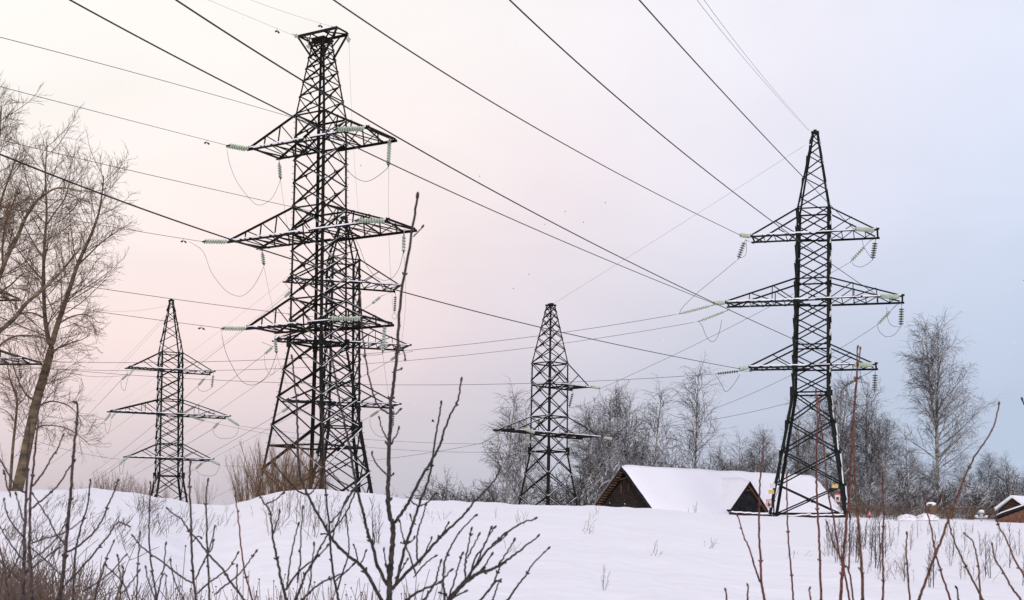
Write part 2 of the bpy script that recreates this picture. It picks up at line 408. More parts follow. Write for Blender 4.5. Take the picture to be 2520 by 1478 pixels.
# tall pylon with the T-shaped head
rB = empty('pylon', (0, 0, 0))
profB = [(-1.2, 3.05), (0, 2.89), (11.35, 1.34), (26.2, 1.19), (31.2, .46)]
ARMS_B = [(24.4, 26.2, 4.85, 2, (-1, 1)), (18.41, 20.15, 6.51, 3, (-1, 1)), (12.46, 14.2, 4.81, 2, (-1, 1))]
pylon_lattice(rB, profB, [0, 3.0, 5.9, 7.75, 9.55, 11.35], 10, 6, 11.35, 26.2, 31.2, [4.6, 11.35, 12.46, 14.2, 18.41, 20.15, 24.4, 26.2], ARMS_B, 3.0, .19, .095, spikes=True, m='steel_rust', peak_x=True, footring=1.2)
b = MB()
for t in (-1, 1):
    b.angle(V((-1.65, t*.58, 31.55)), V((1.65, t*.58, 31.55)), .14, V((0, -t, 0)))
    b.angle(V((t*1.6, -.6, 31.56)), V((t*1.6, .6, 31.56)), .13)
    for s in (-1, 1):
        b.angle(V((s*1.6, t*.58, 31.5)), V((s*.5, t*.5, 30.0)), .1)
        b.angle(V((s*1.05, t*.58, 31.5)), V((s*.48, t*.48, 30.9)), .07)
        b.angle(V((s*1.55, -t*.55, 31.53)), V((s*.5, t*.55, 31.53)), .07)
    b.angle(V((t*.5, -.58, 31.53)), V((t*.5, .58, 31.53)), .09)
b.build('top_beam', M['steel_rust'], rB, local=True)
PY['B'] = (rB, (-12.9, 85.4, EYE+.5, 30.5)); place(rB, *PY['B'][1])
# smaller single-circuit pylon in the middle
rC = empty('pylon', (0, 0, 0))
profC = [(-1, 2.6), (0, 2.46), (8.5, 1.24), (16.6, 1.2), (21.9, .3)]
ARMS_C = [(14.6, 16.6, 4.1, 0, (1,)), (10.05, 11.7, 5.6, 2, (-1, 1))]
pylon_lattice(rC, profC, [0, 2.15, 4.3, 6.45, 8.5], 5, 6, 8.5, 16.6, 21.9, [8.5, 10.05, 11.7, 14.6, 16.6], ARMS_C, 2.6, .2, .095, spikes=True, m='steel_rust', peak_x=True)
PY['C'] = (rC, (at(1352, 1000, 120).x, 120, EYE-1.5, -43)); place(rC, *PY['C'][1])
for k, lb in (('A', 'black steel pylon with six cross arms standing in front of the snow-roofed barn'),
              ('B', 'tallest pylon, dark steel with a flat T-shaped head and brown bushes at its foot'),
              ('C', 'smaller pylon with an upper arm on its right side only, left of the barn'),
              ('D', 'six-armed steel pylon sunk behind the snow bank at left, with a narrow pointed peak'),
              ('E', 'six-armed pylon half hidden close behind the tallest pylon'),
              ('F', 'pylon cut off by the left edge, only its right arms showing through the poplar branches')):
    tag(PY[k][0], lb, 'pylon', GP)

ARMIX = {'A': {}, 'B': {}, 'C': {}}
def arm_objs(k):
    return sorted([c for c in PY[k][0].children if c.name.startswith('cross_arm')], key=lambda o: o.name)
def arm_end(k, ai, side, near):
    """world end of an arm's chord: near=-1 is the chord facing the camera"""
    arms, wa = {'B': (ARMS_B, 3.0), 'C': (ARMS_C, 2.6)}.get(k, (ARMS_A, 2.69))
    za, zr, Ln = arms[ai][:3]
    return WM[PY[k][0].name] @ V((side*Ln, near*wa/2, za-.06))
def arm_obj(k, ai, side):
    cs = arm_objs(k)
    i = {0: 0, 1: 1, 2: 2}[ai] if k == 'C' else ai*2+(0 if side < 0 else 1)
    if k == 'C': i = 0 if ai == 0 else (1 if side < 0 else 2)
    return cs[i]
def fr(kind, pts):
    T = {'z1': (492.2, 36.9, .41625), 'z2': (492.2, 615.2, .4413), 'z3': (1599.5, 295.3, .3412), 'z4': (1599.5, 787.5, .3497), 'z5': (1138.1, 707.5, .38304),
         'zD': (0, 707.5, .3954), 'D': (0, 0, 1), 'T3': (0, 984.3, .3338), 'T4': (676.7, 984.3, .3339), 'T6': (1722.6, 1168.9, .3164), 'z5b': (1845.6, 787.5, .3497), 'zP': (0, 233.8, .3828)}[kind]
    return [(T[0]+x*T[2], T[1]+y*T[2]) for x, y in pts]
STR_END = {}
def string(k, ai, side, near, frame, end, dd=0.0, start=None, n=10, double=False, mt='glass', r=.15, rod=.22):
    """a string of insulator discs from an arm end to the point where the wire is clamped"""
    P = arm_end(k, ai, side, near)
    if start: q = fr(frame, [start])[0]; P0 = at(q[0], q[1], P.y)
    else: P0 = P
    q = fr(frame, [end])[0]; E_ = at(q[0], q[1], P.y+dd)
    d = (E_-P0); Ln = d.length; d.normalize(); b = MB(); sx_, sy_ = perp(d)
    offs = [sx_*.17, sx_*-.17] if double else [V((0, 0, 0))]
    a0, a1 = rod*Ln*.6, Ln-.1*Ln
    b.tube([P, P0+d*.02], .03, n=5) if start else None
    b.mi = 1; b.tube([P0, E_], .028, n=5); 
    if double:
        b.beam(P0+d*a0*.9-sx_*.25, P0+d*a0*.9+sx_*.25, .06); b.beam(P0+d*(a1+.03)-sx_*.25, P0+d*(a1+.03)+sx_*.25, .06)
    b.mi = 0
    for o in offs:
        m_ = max(5, int((a1-a0)/.165))
        for i in range(m_):
            c = P0+o+d*(a0+(a1-a0)*(i+.5)/m_); st = (a1-a0)/m_
            b.tube([c-d*st*.42, c-d*st*.15, c+d*st*.12, c+d*st*.3, c+d*st*.5], 0, rs=[.045, .075, r, r*.92, .04], n=9)
    ob = b.build('insulator_string', [M[mt], M['steel']], arm_obj(k, ai, side), smooth=True)
    STR_END[(k, ai, side, near, frame, end)] = E_
    return E_
def curve_pts(pts, n=24):
    """smooth curve through image points (Catmull-Rom)"""
    if len(pts) == 2: return [(pts[0][0]+(pts[1][0]-pts[0][0])*i/n, pts[0][1]+(pts[1][1]-pts[0][1])*i/n) for i in range(n+1)]
    P = [(2*pts[0][0]-pts[1][0], 2*pts[0][1]-pts[1][1])]+list(pts)+[(2*pts[-1][0]-pts[-2][0], 2*pts[-1][1]-pts[-2][1])]
    out = []; m = max(3, n//(len(pts)-1))
    for i in range(1, len(P)-2):
        for j in range(m):
            t = j/m; q = []
            for c in (0, 1):
                p0, p1, p2, p3 = (P[i+e][c] for e in (-1, 0, 1, 2))
                q.append(.5*(2*p1+(p2-p0)*t+(2*p0-5*p1+4*p2-p3)*t*t+(3*p1-p0-3*p2+p3)*t**3))
            out.append(tuple(q))
    return out+[tuple(pts[-1])]
def hang(pts, d0, d1, n=24):
    """image curve -> world curve whose inverse distance changes evenly (a straight or sagging span)"""
    c = curve_pts(pts, n); L_ = [0]
    for a, b_ in zip(c, c[1:]): L_.append(L_[-1]+math.hypot(b_[0]-a[0], b_[1]-a[1]))
    return [at(x, y, 1/(1/d0+(1/d1-1/d0)*l/L_[-1])) for (x, y), l in zip(c, L_)]
def jumper(k, ai, side, frame, pts, d0, d1=None, r=.016):
    b = MB(); b.tube(hang(fr(frame, pts), d0, d1 or d0, 26), r, n=5)
    b.build('jumper_cable', M['wire'], arm_obj(k, ai, side), smooth=True)
def quad(p0, p1, p2, n=40):
    """parabola-like curve through three image points, spaced by x/y distance"""
    l1 = math.hypot(p1[0]-p0[0], p1[1]-p0[1]); l2 = math.hypot(p2[0]-p1[0], p2[1]-p1[1]); s = l1/(l1+l2); o = []
    for i in range(n+1):
        t = i/n
        a, b_, c = (t-s)*(t-1)/((0-s)*(0-1)), t*(t-1)/(s*(s-1)), t*(t-s)/(1-s)
        o.append((a*p0[0]+b_*p1[0]+c*p2[0], a*p0[1]+b_*p1[1]+c*p2[1]))
    return o
def wire(label, pts, d0, d1, r=.017, m='wire', group='power line conductors', dampers=()):
    if len(pts) == 3: pts = quad(*pts)
    w_ = hang(pts, d0, d1, 40)
    b = MB(); b.tube(w_, r, n=5)
    o = b.build('power_line', M[m], smooth=True); tag(o, label, 'cable', group); WM[o.name] = Matrix.Identity(4)
    for px, py in dampers:
        p = min(w_, key=lambda q: (px_of(q)[0]-px)**2+(px_of(q)[1]-py)**2); q = at(px, py, p.y)
        i = w_.index(p); d = (w_[min(i+1, len(w_)-1)]-w_[max(i-1, 0)]).normalized()
        k = MB(); c = p-V((0, 0, .14)); k.tube([p, c], .02, n=5); k.tube([c-d*.28, c+d*.28], .012, n=5)
        for s in (-1, 1): k.tube([c+d*s*.2-V((0, 0, .02)), c+d*s*.38-V((0, 0, .06))], .055, .06, n=7)
        k.build('vibration_damper', M['black_paint'], o)
    return o
sides = {-1: 'left', 1: 'right'}; lv = ('upper', 'middle', 'lower')
# --- A
sA = {}
for ai, side, fr_, e_ in ((0, -1, 'D', (1821, 579)), (0, 1, 'D', (2101, 564)), (1, -1, 'D', (1755, 747)), (1, 1, 'D', (2163, 730)), (2, -1, 'D', (1819, 908)), (2, 1, 'D', (2098, 899))):
    string('A', ai, side, -1, fr_, e_, dd=-1.5, r=.17)
string('A', 0, -1, 1, 'D', (1816, 639), .3, start=(1834, 590), mt='bronze', r=.21)
string('A', 1, -1, -1, 'D', (1672, 773), 0, start=(1758, 751), r=.13)
string('A', 1, -1, 1, 'D', (1718, 792), .2, start=(1792, 764), r=.13)
string('A', 2, -1, 1, 'D', (1760, 921), .2, start=(1826, 913), mt='bronze', r=.13)
string('A', 0, 1, 1, 'D', (2147, 641), 0, start=(2155, 590), mt='bronze', r=.21); string('A', 0, 1, 1, 'D', (2092, 646), 1.0, start=(2142, 592), rod=.5)
string('A', 1, 1, 1, 'D', (2217, 805), 0, start=(2219, 751), mt='bronze', r=.21); string('A', 1, 1, 1, 'D', (2158, 801), 1.0, start=(2205, 752), rod=.5)
string('A', 2, 1, 1, 'D', (2152, 967), 0, start=(2154, 914), mt='bronze', r=.21); string('A', 2, 1, 1, 'D', (2076, 952), 1.0, start=(2140, 917), mt='bronze', rod=.5)
jumper('A', 0, -1, 'D', [(1816, 639), (1779, 670), (1718, 720), (1680, 757), (1672, 773)], 100)
jumper('A', 0, -1, 'z3', [(693, 870), (695, 950), (680, 985), (640, 1000)], 99)
jumper('A', 1, -1, 'z4', [(505, 0), (495, 60), (470, 130), (435, 155), (395, 115), (370, 50), (342, 8)], 99)
jumper('A', 2, -1, 'z4', [(462, 388), (485, 425), (510, 470), (530, 505), (560, 490), (600, 440), (633, 385)], 99)
jumper('A', 0, 1, 'z3', [(1455, 1025), (1475, 1050), (1520, 1062), (1570, 1040), (1605, 1012)], 99); jumper('A', 0, 1, 'z3', [(1528, 860), (1545, 920), (1580, 975), (1603, 1000)], 99)
jumper('A', 1, 1, 'z4', [(1600, 45), (1620, 90), (1665, 120), (1720, 105), (1763, 52)], 99); jumper('A', 1, 1, 'z4', [(1665, -90), (1675, 0), (1705, 42), (1760, 52)], 99)
jumper('A', 2, 1, 'z4', [(1365, 475), (1400, 535), (1450, 597), (1500, 604), (1550, 575), (1580, 518)], 99); jumper('A', 2, 1, 'z4', [(1478, 340), (1490, 430), (1515, 525), (1560, 548), (1575, 530)], 99)
TE = 'to the top edge'
lA = 'of the right pylon'
wire(f'black cable sagging from the upper left arm {lA} {TE}', [(735, -60), (1330, 322), (1821, 579)], 30, 97, .021)
wire(f'black cable rising from the upper right arm {lA} {TE}', [(1520, -60), (1930, 388), (2101, 564)], 32, 97, .021)
wire(f'thick cable passing behind the tallest pylon to the middle left arm {lA}', [(60, -62), (880, 365), (1755, 747)], 28, 97, .021)
wire(f'black cable from the middle right arm {lA} {TE}', [(1190, -62), (1790, 462), (2163, 730)], 30, 97, .021)
wire(f'thick cable from the left edge to the lower left arm {lA}', [(-150, 318), (980, 716), (1819, 908)], 26, 97, .021)
wire(f'thick cable grazing the tallest pylon upper right arm, ending lower right {lA}', [(340, -62), (1180, 452), (2098, 899)], 27, 97, .021)
wire(f'left one of two pale earth wires above the peak {lA}', [(1670, -60), (1840, 155), (1990, 322)], 30, 99, .007, 'thin_wire', 'thin earth wires')
wire(f'right one of two pale earth wires above the peak {lA}', [(1690, -60), (1862, 170), (1992, 322)], 31, 99, .007, 'thin_wire', 'thin earth wires')
wire('thin earth wire between the peaks of the right pylon and the smaller middle pylon', [(1983, 357), (1690, 543), (1362, 748)], 99, 120, .009, 'thin_wire', 'thin earth wires')
wire('upper of three cables running left from the right pylon behind the tallest pylon', [(1672, 773), (990, 864), (72, 889)], 99, 101, .017)
wire('middle of three cables running left from the right pylon behind the tallest pylon', [(1718, 792), (870, 898), (40, 905)], 99, 102, .015)
wire('lowest, nearly level one of three cables running left from the right pylon', [(1760, 921), (1000, 948), (40, 900)], 99, 103, .016)
wire('highest of three cables descending from the right pylon to the middle pylon', [(2092, 646), (1765, 822), (1477, 957)], 100, 118, .015)
wire('middle one of three cables descending from the right pylon to the middle pylon', [(2158, 801), (1800, 990), (1508, 1081)], 100, 118, .015)
wire('lowest of three cables descending from right pylon to middle pylon, crossing the treetops', [(2076, 952), (1700, 1042), (1318, 1066)], 100, 117, .015)
# --- B
for ai, side, f_, e_, in ((0, -1, 'z1', (155, 772)), (0, 1, 'z1', (785, 678)), (1, -1, 'z1', (10, 1340)), (1, 1, 'z1', (910, 1215)), (2, -1, 'z2', (115, 438)), (2, 1, 'z2', (705, 383))):
    string('B', ai, side, -1, f_, e_, dd=-1.2, double=True, r=.14, rod=.16)
string('B', 0, -1, 1, 'z1', (475, 975), 0, start=(468, 858), double=True, r=.12, rod=.4); string('B', 0, 1, 1, 'z1', (1112, 905), 0, start=(1122, 722), double=True, r=.13)
string('B', 1, -1, 1, 'z1', (377, 1482), 0, start=(368, 1392), double=True, r=.12, rod=.4); string('B', 1, 1, 1, 'z1', (1203, 1412), 0, start=(1207, 1268), double=True, r=.12, rod=.45)
string('B', 2, -1, 1, 'z2', (426, 580), 0, start=(418, 482), double=True, r=.12, rod=.35); string('B', 2, 1, 1, 'z2', (1018, 582), 0, start=(1032, 405), double=True, r=.13)
jumper('B', 0, -1, 'z1', [(155, 775), (175, 880), (220, 990), (310, 1105), (360, 1125), (420, 1090), (455, 1030), (475, 975)], 84, 86, .012)
jumper('B', 0, 1, 'z1', [(785, 690), (800, 790), (870, 915), (930, 970), (990, 985), (1050, 955), (1112, 905)], 82, 85, .016)
jumper('B', 1, -1, 'z2', [(-60, -45), (18, 10), (60, 120), (130, 215), (180, 250), (235, 258), (290, 215), (330, 150), (357, 92)], 84, 86, .012)
jumper('B', 1, 1, 'z2', [(868, -60), (895, 0), (930, 90), (980, 150), (1030, 172), (1080, 150), (1115, 90), (1133, 15)], 82, 85, .014)
jumper('B', 2, -1, 'z2', [(116, 445), (140, 560), (180, 650), (230, 730), (285, 755), (340, 735), (390, 680), (426, 582)], 84, 86, .015)
jumper('B', 2, 1, 'z2', [(706, 388), (740, 500), (850, 575), (960, 588), (1018, 582)], 82, 85, .014)
tb = 'of the tallest pylon'
wire(f'thin dark cable from the upper left arm {tb} to the left edge', [(-160, 172), (250, 279), (557, 358)], 48, 83, .014, dampers=[(511, 349)])
wire(f'thin dark cable from the upper right arm {tb} to the left edge', [(-160, 52), (350, 185), (819, 319)], 46, 80, .014)
wire(f'thin dark cable from the middle left arm {tb} through the poplar crown', [(-160, 478), (200, 546), (496, 595)], 52, 83, .014, dampers=[(454, 590)])
wire(f'thin dark cable from the middle right arm {tb} to the left edge', [(-160, 306), (420, 443), (871, 543)], 48, 80, .014)
wire(f'thin dark cable from the lower left arm {tb} over the pointed pylon', [(-160, 706), (243, 768), (543, 808)], 54, 83, .014, dampers=[(498, 804)])
wire(f'thin dark cable from the lower right arm {tb} above a parallel one', [(-160, 644), (243, 710), (803, 784)], 52, 80, .014)
wire(f'left of two faint earth wires above the T head {tb}', [(440, -30), (600, 37), (737, 94)], 60, 84, .007, 'thin_wire', 'thin earth wires', dampers=[(683, 73)])
wire(f'right of two faint earth wires above the T head {tb}', [(560, -22), (700, 30), (838, 72)], 60, 83, .007, 'thin_wire', 'thin earth wires', dampers=[(788, 59)])
te = 'the pylon behind'
wire(f'faint drop cable from the upper left insulator {tb} towards {te}', [(690, 443), (704, 537), (723, 640)], 86, 108, .009, 'thin_wire')
wire(f'faint drop cable from the upper right insulator {tb} to {te}', [(957, 414), (958, 610), (968, 770)], 86, 108, .009, 'thin_wire')
wire(f'faint drop cable from the middle left insulator {tb} towards {te}', [(649, 655), (668, 745), (693, 850)], 86, 108, .009, 'thin_wire')
wire(f'faint drop cable from the middle right insulator {tb} to {te}', [(993, 623), (990, 830), (975, 905)], 86, 108, .009, 'thin_wire')
wire(f'faint drop cable from the lower left insulator {tb} towards {te}', [(680, 871), (694, 915), (712, 965)], 86, 108, .009, 'thin_wire')
wire(f'faint drop cable from the lower right insulator {tb} to {te}', [(942, 872), (951, 940), (962, 1010)], 86, 108, .009, 'thin_wire')
wire(f'faint earth wire from the T head {tb} down to {te}', [(859, 105), (866, 290), (885, 560)], 85, 109, .007, 'thin_wire', 'thin earth wires')
b = MB()
for f_, p, q in (('z1', (878, 110), (878, 165)), ('z1', (640, 160), (640, 200)), ('z1', (545, 112), (580, 132)), ('z1', (775, 68), (820, 84))):
    (x0, y0), (x1, y1) = fr(f_, [p, q]); P, Q = at(x0, y0, 85), at(x1, y1, 85); b.tube([P, Q], .03, n=5); b.tube([P+(Q-P)*.4, P+(Q-P)*.6, P+(Q-P)*.95], 0, rs=[.05, .16, .05], n=8)
b.build('earth_wire_insulator', M['glass'], rB)
# --- C
string('C', 0, 1, -1, 'z5', (885, 650), -1.2, r=.14, start=(822, 638)); string('C', 0, 1, 1, 'z5', (685, 775), 0, start=(711, 668), mt='bronze')
string('C', 1, 1, -1, 'z5', (965, 976), -1.2, r=.14, start=(905, 966)); string('C', 1, 1, 1, 'z5', (668, 1042), .8, start=(775, 985), rod=.45, r=.13)
string('C', 1, -1, -1, 'z5', (470, 936), -1.2, r=.15, start=(388, 906)); string('C', 1, -1, 1, 'z5', (128, 1001), .3, start=(248, 925), r=.14)
string('C', 1, -1, 1, 'z5', (357, 1008), .3, start=(470, 990), r=.12)
jumper('C', 0, 1, 'z5', [(884, 652), (870, 700), (820, 740), (760, 760), (688, 775)], 119)
jumper('C', 1, 1, 'z5', [(964, 978), (940, 1020), (880, 1060), (800, 1078), (720, 1085), (670, 1080)], 119)
jumper('C', 1, -1, 'z5', [(128, 1003), (150, 1060), (190, 1095), (240, 1103), (310, 1085), (380, 1055), (440, 1000), (470, 938)], 120)
wire('dark cable sagging left from the lower left arm of the middle pylon', [(1187, 1091), (1010, 1122), (550, 1147)], 121, 146, .015)
wire('upper of two low cables between the middle pylon and the pointed pylon at left', [(1275, 1093), (1000, 1088), (591, 1049)], 121, 146, .014)
wire('lower of two low cables between the middle pylon and the pointed pylon at left', [(1394, 1106), (1010, 1109), (505, 1037)], 121, 146, .014)
# --- D
for ai, s_, e_, st, dd in ((0, -1, (797, 556), (832, 508), 0), (0, -1, (755, 577), (797, 538), .5), (1, -1, (690, 818), (722, 776), 0), (1, -1, (651, 832), (690, 784), .5), (2, -1, (773, 1078), (808, 1048), 0), (2, -1, (744, 1105), (778, 1066), .5),
        (0, 1, (1318, 628), (1328, 540), 0), (0, 1, (1233, 613), (1274, 566), .6), (1, 1, (1490, 863), (1412, 813), -1), (1, 1, (1274, 833), (1172, 798), -1), (1, 1, (1325, 881), (1362, 842), .6), (2, 1, (1371, 1107), (1303, 1075), -1), (2, 1, (1218, 1131), (1260, 1092), .6)):
    string('D', ai, s_, 1 if dd > 0 or st[1] < 0 else -1, 'zD', e_, dd, start=st, r=.16, mt='bronze' if (e_ == (1318, 628)) else 'glass', rod=.15)
for ai, s_, p_ in ((0, -1, [(754, 578), (755, 620), (775, 645), (785, 610), (797, 560)]), (1, -1, [(651, 833), (658, 890), (670, 910), (685, 870), (691, 820)]), (2, -1, [(744, 1105), (746, 1150), (760, 1160), (775, 1080)]),
        (0, 1, [(1233, 613), (1240, 640), (1275, 648), (1317, 628)]), (1, 1, [(1325, 881), (1335, 915), (1370, 940), (1430, 940), (1470, 920), (1489, 865)]), (2, 1, [(1218, 1131), (1240, 1160), (1290, 1175), (1340, 1165), (1370, 1109)])):
    jumper('D', ai, s_, 'zD', p_, 148, r=.018)
td = 'of the pointed left pylon'
for nm, p0, p1, p2 in (('upper left', (755, 577), (640, 700), (440, 905)), ('middle left', (651, 832), (520, 945), (300, 1110)), ('lower left', (744, 1105), (620, 1195), (440, 1320)),
        ('upper right', (1233, 613), (900, 905), (560, 1170)), ('middle right', (1325, 881), (1000, 1075), (620, 1290)), ('lower right', (1218, 1131), (1000, 1240), (760, 1350))):
    wire(f'thin cable slanting down left from the {nm} arm {td}', fr('zD', [p0, p1, p2]), 148, 330, .024, group='cables receding to the left horizon')
wire(f'left of two faint earth wires slanting from the peak {td}', fr('zD', [(1055, 150), (790, 430), (500, 720)]), 148, 300, .012, 'thin_wire', 'thin earth wires')
wire(f'right of two faint earth wires slanting down from the peak {td}', fr('zD', [(1060, 165), (810, 435), (520, 745)]), 148, 310, .012, 'thin_wire', 'thin earth wires')
wire(f'sagging cable between the poplar and the upper left arm {td}', [(60, 880), (225, 927), (302, 925)], 104, 147, .016)
wire(f'sagging cable between the poplar and the middle left arm {td}', [(40, 1000), (205, 1034), (258, 1031)], 104, 147, .016)
wire(f'sagging cable between the poplar and the lower left arm {td}', [(20, 1060), (187, 1113), (294, 1131)], 104, 147, .016)
wire(f'faint earth wire sagging from the peak {td} to the left edge', [(-60, 640), (336, 765), (412, 753)], 101, 147, .01, 'thin_wire', 'thin earth wires')
# --- E
for ai, s_, nr, st, e_, dd, mt_ in ((0, -1, 1, (508, 228), (470, 266), .5, 'glass'), (1, -1, 1, (408, 540), (360, 582), .5, 'glass'), (2, -1, 1, (505, 872), (455, 906), .5, 'glass'),
        (0, 1, 1, (1012, 258), (958, 302), .6, 'glass'), (0, 1, 1, (1090, 244), (1085, 352), 0, 'bronze'), (1, 1, 1, (1108, 584), (1062, 618), .6, 'glass'), (2, 1, 1, (1002, 896), (948, 932), .6, 'glass'), (2, 1, 1, (1078, 884), (1075, 992), 0, 'bronze')):
    string('E', ai, s_, nr, 'z2', e_, dd, start=st, mt=mt_, r=.14)
jumper('E', 1, -1, 'z2', [(360, 583), (365, 650), (390, 695), (410, 690), (425, 640)], 110, r=.012)
jumper('E', 2, 1, 'z2', [(948, 933), (950, 980), (975, 1025), (1020, 1045), (1055, 1020), (1074, 992)], 110, r=.013)
jumper('E', 0, 1, 'z2', [(1085, 352), (1070, 370), (1085, 388), (1097, 370), (1087, 352)], 110, r=.013)
tE = 'of the half hidden pylon'
for nm, p0, p2 in (('upper left', (699.6, 732), (235, 1090)), ('middle left', (651, 872), (250, 1166)), ('lower left', (693, 1015), (260, 1255)), ('upper right', (915, 748), (330, 1150)), ('middle right', (961, 888), (385, 1200)), ('lower right', (911, 1026), (470, 1252))):
    p1 = ((p0[0]+p2[0])/2, (p0[1]+p2[1])/2+5)
    wire(f'thin cable slanting down left from the {nm} arm {tE}', [p0, p1, p2], 110, 260, .017, group='cables receding to the left horizon')
wire(f'upper of two faint earth wires slanting left from the peak {tE}', [(846, 560), (560, 800), (300, 985)], 109, 260, .009, 'thin_wire', 'thin earth wires')
wire(f'lower of two faint earth wires slanting left from the peak {tE}', [(848, 575), (580, 822), (290, 1010)], 109, 250, .009, 'thin_wire', 'thin earth wires')
# --- F
string('F', 0, 1, 1, 'D', (39, 766), 0, start=(38, 735), mt='bronze'); string('F', 1, 1, 1, 'D', (51, 934), 0, start=(47, 902), mt='bronze')

ob_ = arm_obj('F', 2, 1)
for ch in list(ob_.children): bpy.data.objects.remove(ch)
bpy.data.objects.remove(ob_)
for sd2 in (-1, 1):
    ob_ = arm_obj('E', 1, sd2)
    for q_o in [ob_]+[c for c in ob_.children if c.name.startswith('snow_crust')]:
        q_o.data = q_o.data.copy()
        for v_ in q_o.data.vertices: v_.co.x *= .845
for q_o in PY['E'][0].children:                               # its peak is shorter too
    if q_o.name.split('.')[0] in ('corner_leg', 'peak_bracing', 'peak_cap'):
        q_o.data = q_o.data.copy()
        for v_ in q_o.data.vertices:
            if v_.co.z > 23.4: v_.co.z = 23.4+(v_.co.z-23.4)*.6
# plates and warning signs on the pylon legs
def plate(root, name, px, py, w, h, Y, m, tilt=0.0):
    c = at(px, py, Y); b = MB(); b.box(c, w, .03, h, tilt); return b.build(name, M[m], root), c
YA = 97.0
plate(rA, 'number_plate', 1901, 1196, .40, .34, YA-.3, 'white_plate'); plate(rA, 'number_plate', 1898, 1211, .42, .29, YA-.3, 'yellow_plate'); plate(rA, 'number_plate', 2055, 1197, .46, .28, YA-1.4, 'yellow_plate')
for px, py, Y, v in ((1892, 1240, YA-.35, 0), (2061, 1226, YA-1.5, 1)):
    o, c = plate(rA, 'warning_sign', px, py, .42, .62, Y, 'white_plate'); b = MB()
    for dx, dz, w, h in ((0, .28, .42, .06 if v == 0 else .12), (-.19, 0, .03, .6), (.19, 0, .03, .6), (0, -.29, .42, .035)): b.box((c.x+dx, c.y-.022, c.z+dz), w, .012, h)
    ring = [V((c.x+.14*math.cos(t*.314), c.y-.024, c.z-.06+.14*math.sin(t*.314))) for t in range(21)]
    if v == 0: b.tube(ring, .02, n=5); b.beam(V((c.x-.1, c.y-.026, c.z-.16)), V((c.x+.1, c.y-.026, c.z+.04)), .03, .012)
    b.build('sign_border', M['red_paint'], o)
    b = MB()
    if v == 0:
        b.ball(V((c.x+.02, c.y-.022, c.z-.1)), .07, V((1, 0, .3)), 1.3); b.ball(V((c.x-.02, c.y-.022, c.z+.0)), .045, V((.4, 0, 1)), 1.4); b.box((c.x-.06, c.y-.022, c.z+.16), .2, .012, .03)
    else:
        b.box((c.x, c.y-.022, c.z-.04), .2, .012, .2); b.box((c.x, c.y-.022, c.z-.2), .26, .012, .03)
    b.build('sign_symbol', M['black_paint'], o)
o, c = plate(rB, 'number_plate', 642, 1174, .3, .24, 83.5, 'white_plate'); b = MB(); b.box((c.x, c.y-.02, c.z+.09), .3, .014, .07); b.build('plate_band', M['blue_paint'], o)

# ------------------------------------------------------------------ trees
def rot(d, ax, a): return Matrix.Rotation(a, 3, ax) @ d
def rdir(rnd): return V((rnd.gauss(0, 1), rnd.gauss(0, 1), rnd.gauss(0, 1))).normalized()
def strand(rnd, p, d, ln, seg, wob, grav):
    pts = [p.copy()]; d = d.copy()
    for i in range(seg):
        d = (d+rdir(rnd)*wob+V((0, 0, grav))).normalized(); p = p+d*(ln/seg); pts.append(p)
    return pts
def along(pts, t):
    k = t*(len(pts)-1); i = min(int(k), len(pts)-2); f = k-i
    return pts[i].lerp(pts[i+1], f), (pts[i+1]-pts[i]).normalized()
def ramify(rnd, mb, pts, ln, level, P):
    """twigs along a branch; P[level] = (count per metre, length, angle, wobble, gravity, radius, segments)"""
    if level >= len(P): return
    cpm, L_, ang, wob, grav, r, seg = P[level]
    n = max(1, int(cpm*ln+rnd.random()))
    for i in range(n):
        t = .12+.88*(i+rnd.random())/n; p, d = along(pts, min(t, .999))
        s, u = perp(d); ax = rot(s, d, rnd.random()*6.283)
        l2 = L_*(1.15-.6*t)*rnd.uniform(.6, 1.2)
        if level > 0: l2 = min(l2, ln*.8)
        q = strand(rnd, p, rot(d, ax, ang*rnd.uniform(.7, 1.25)), l2, seg, wob, grav)
        mb.tube(q, r, r*.35, n=3, cap=False)
        ramify(rnd, mb, q, l2, level+1, P)
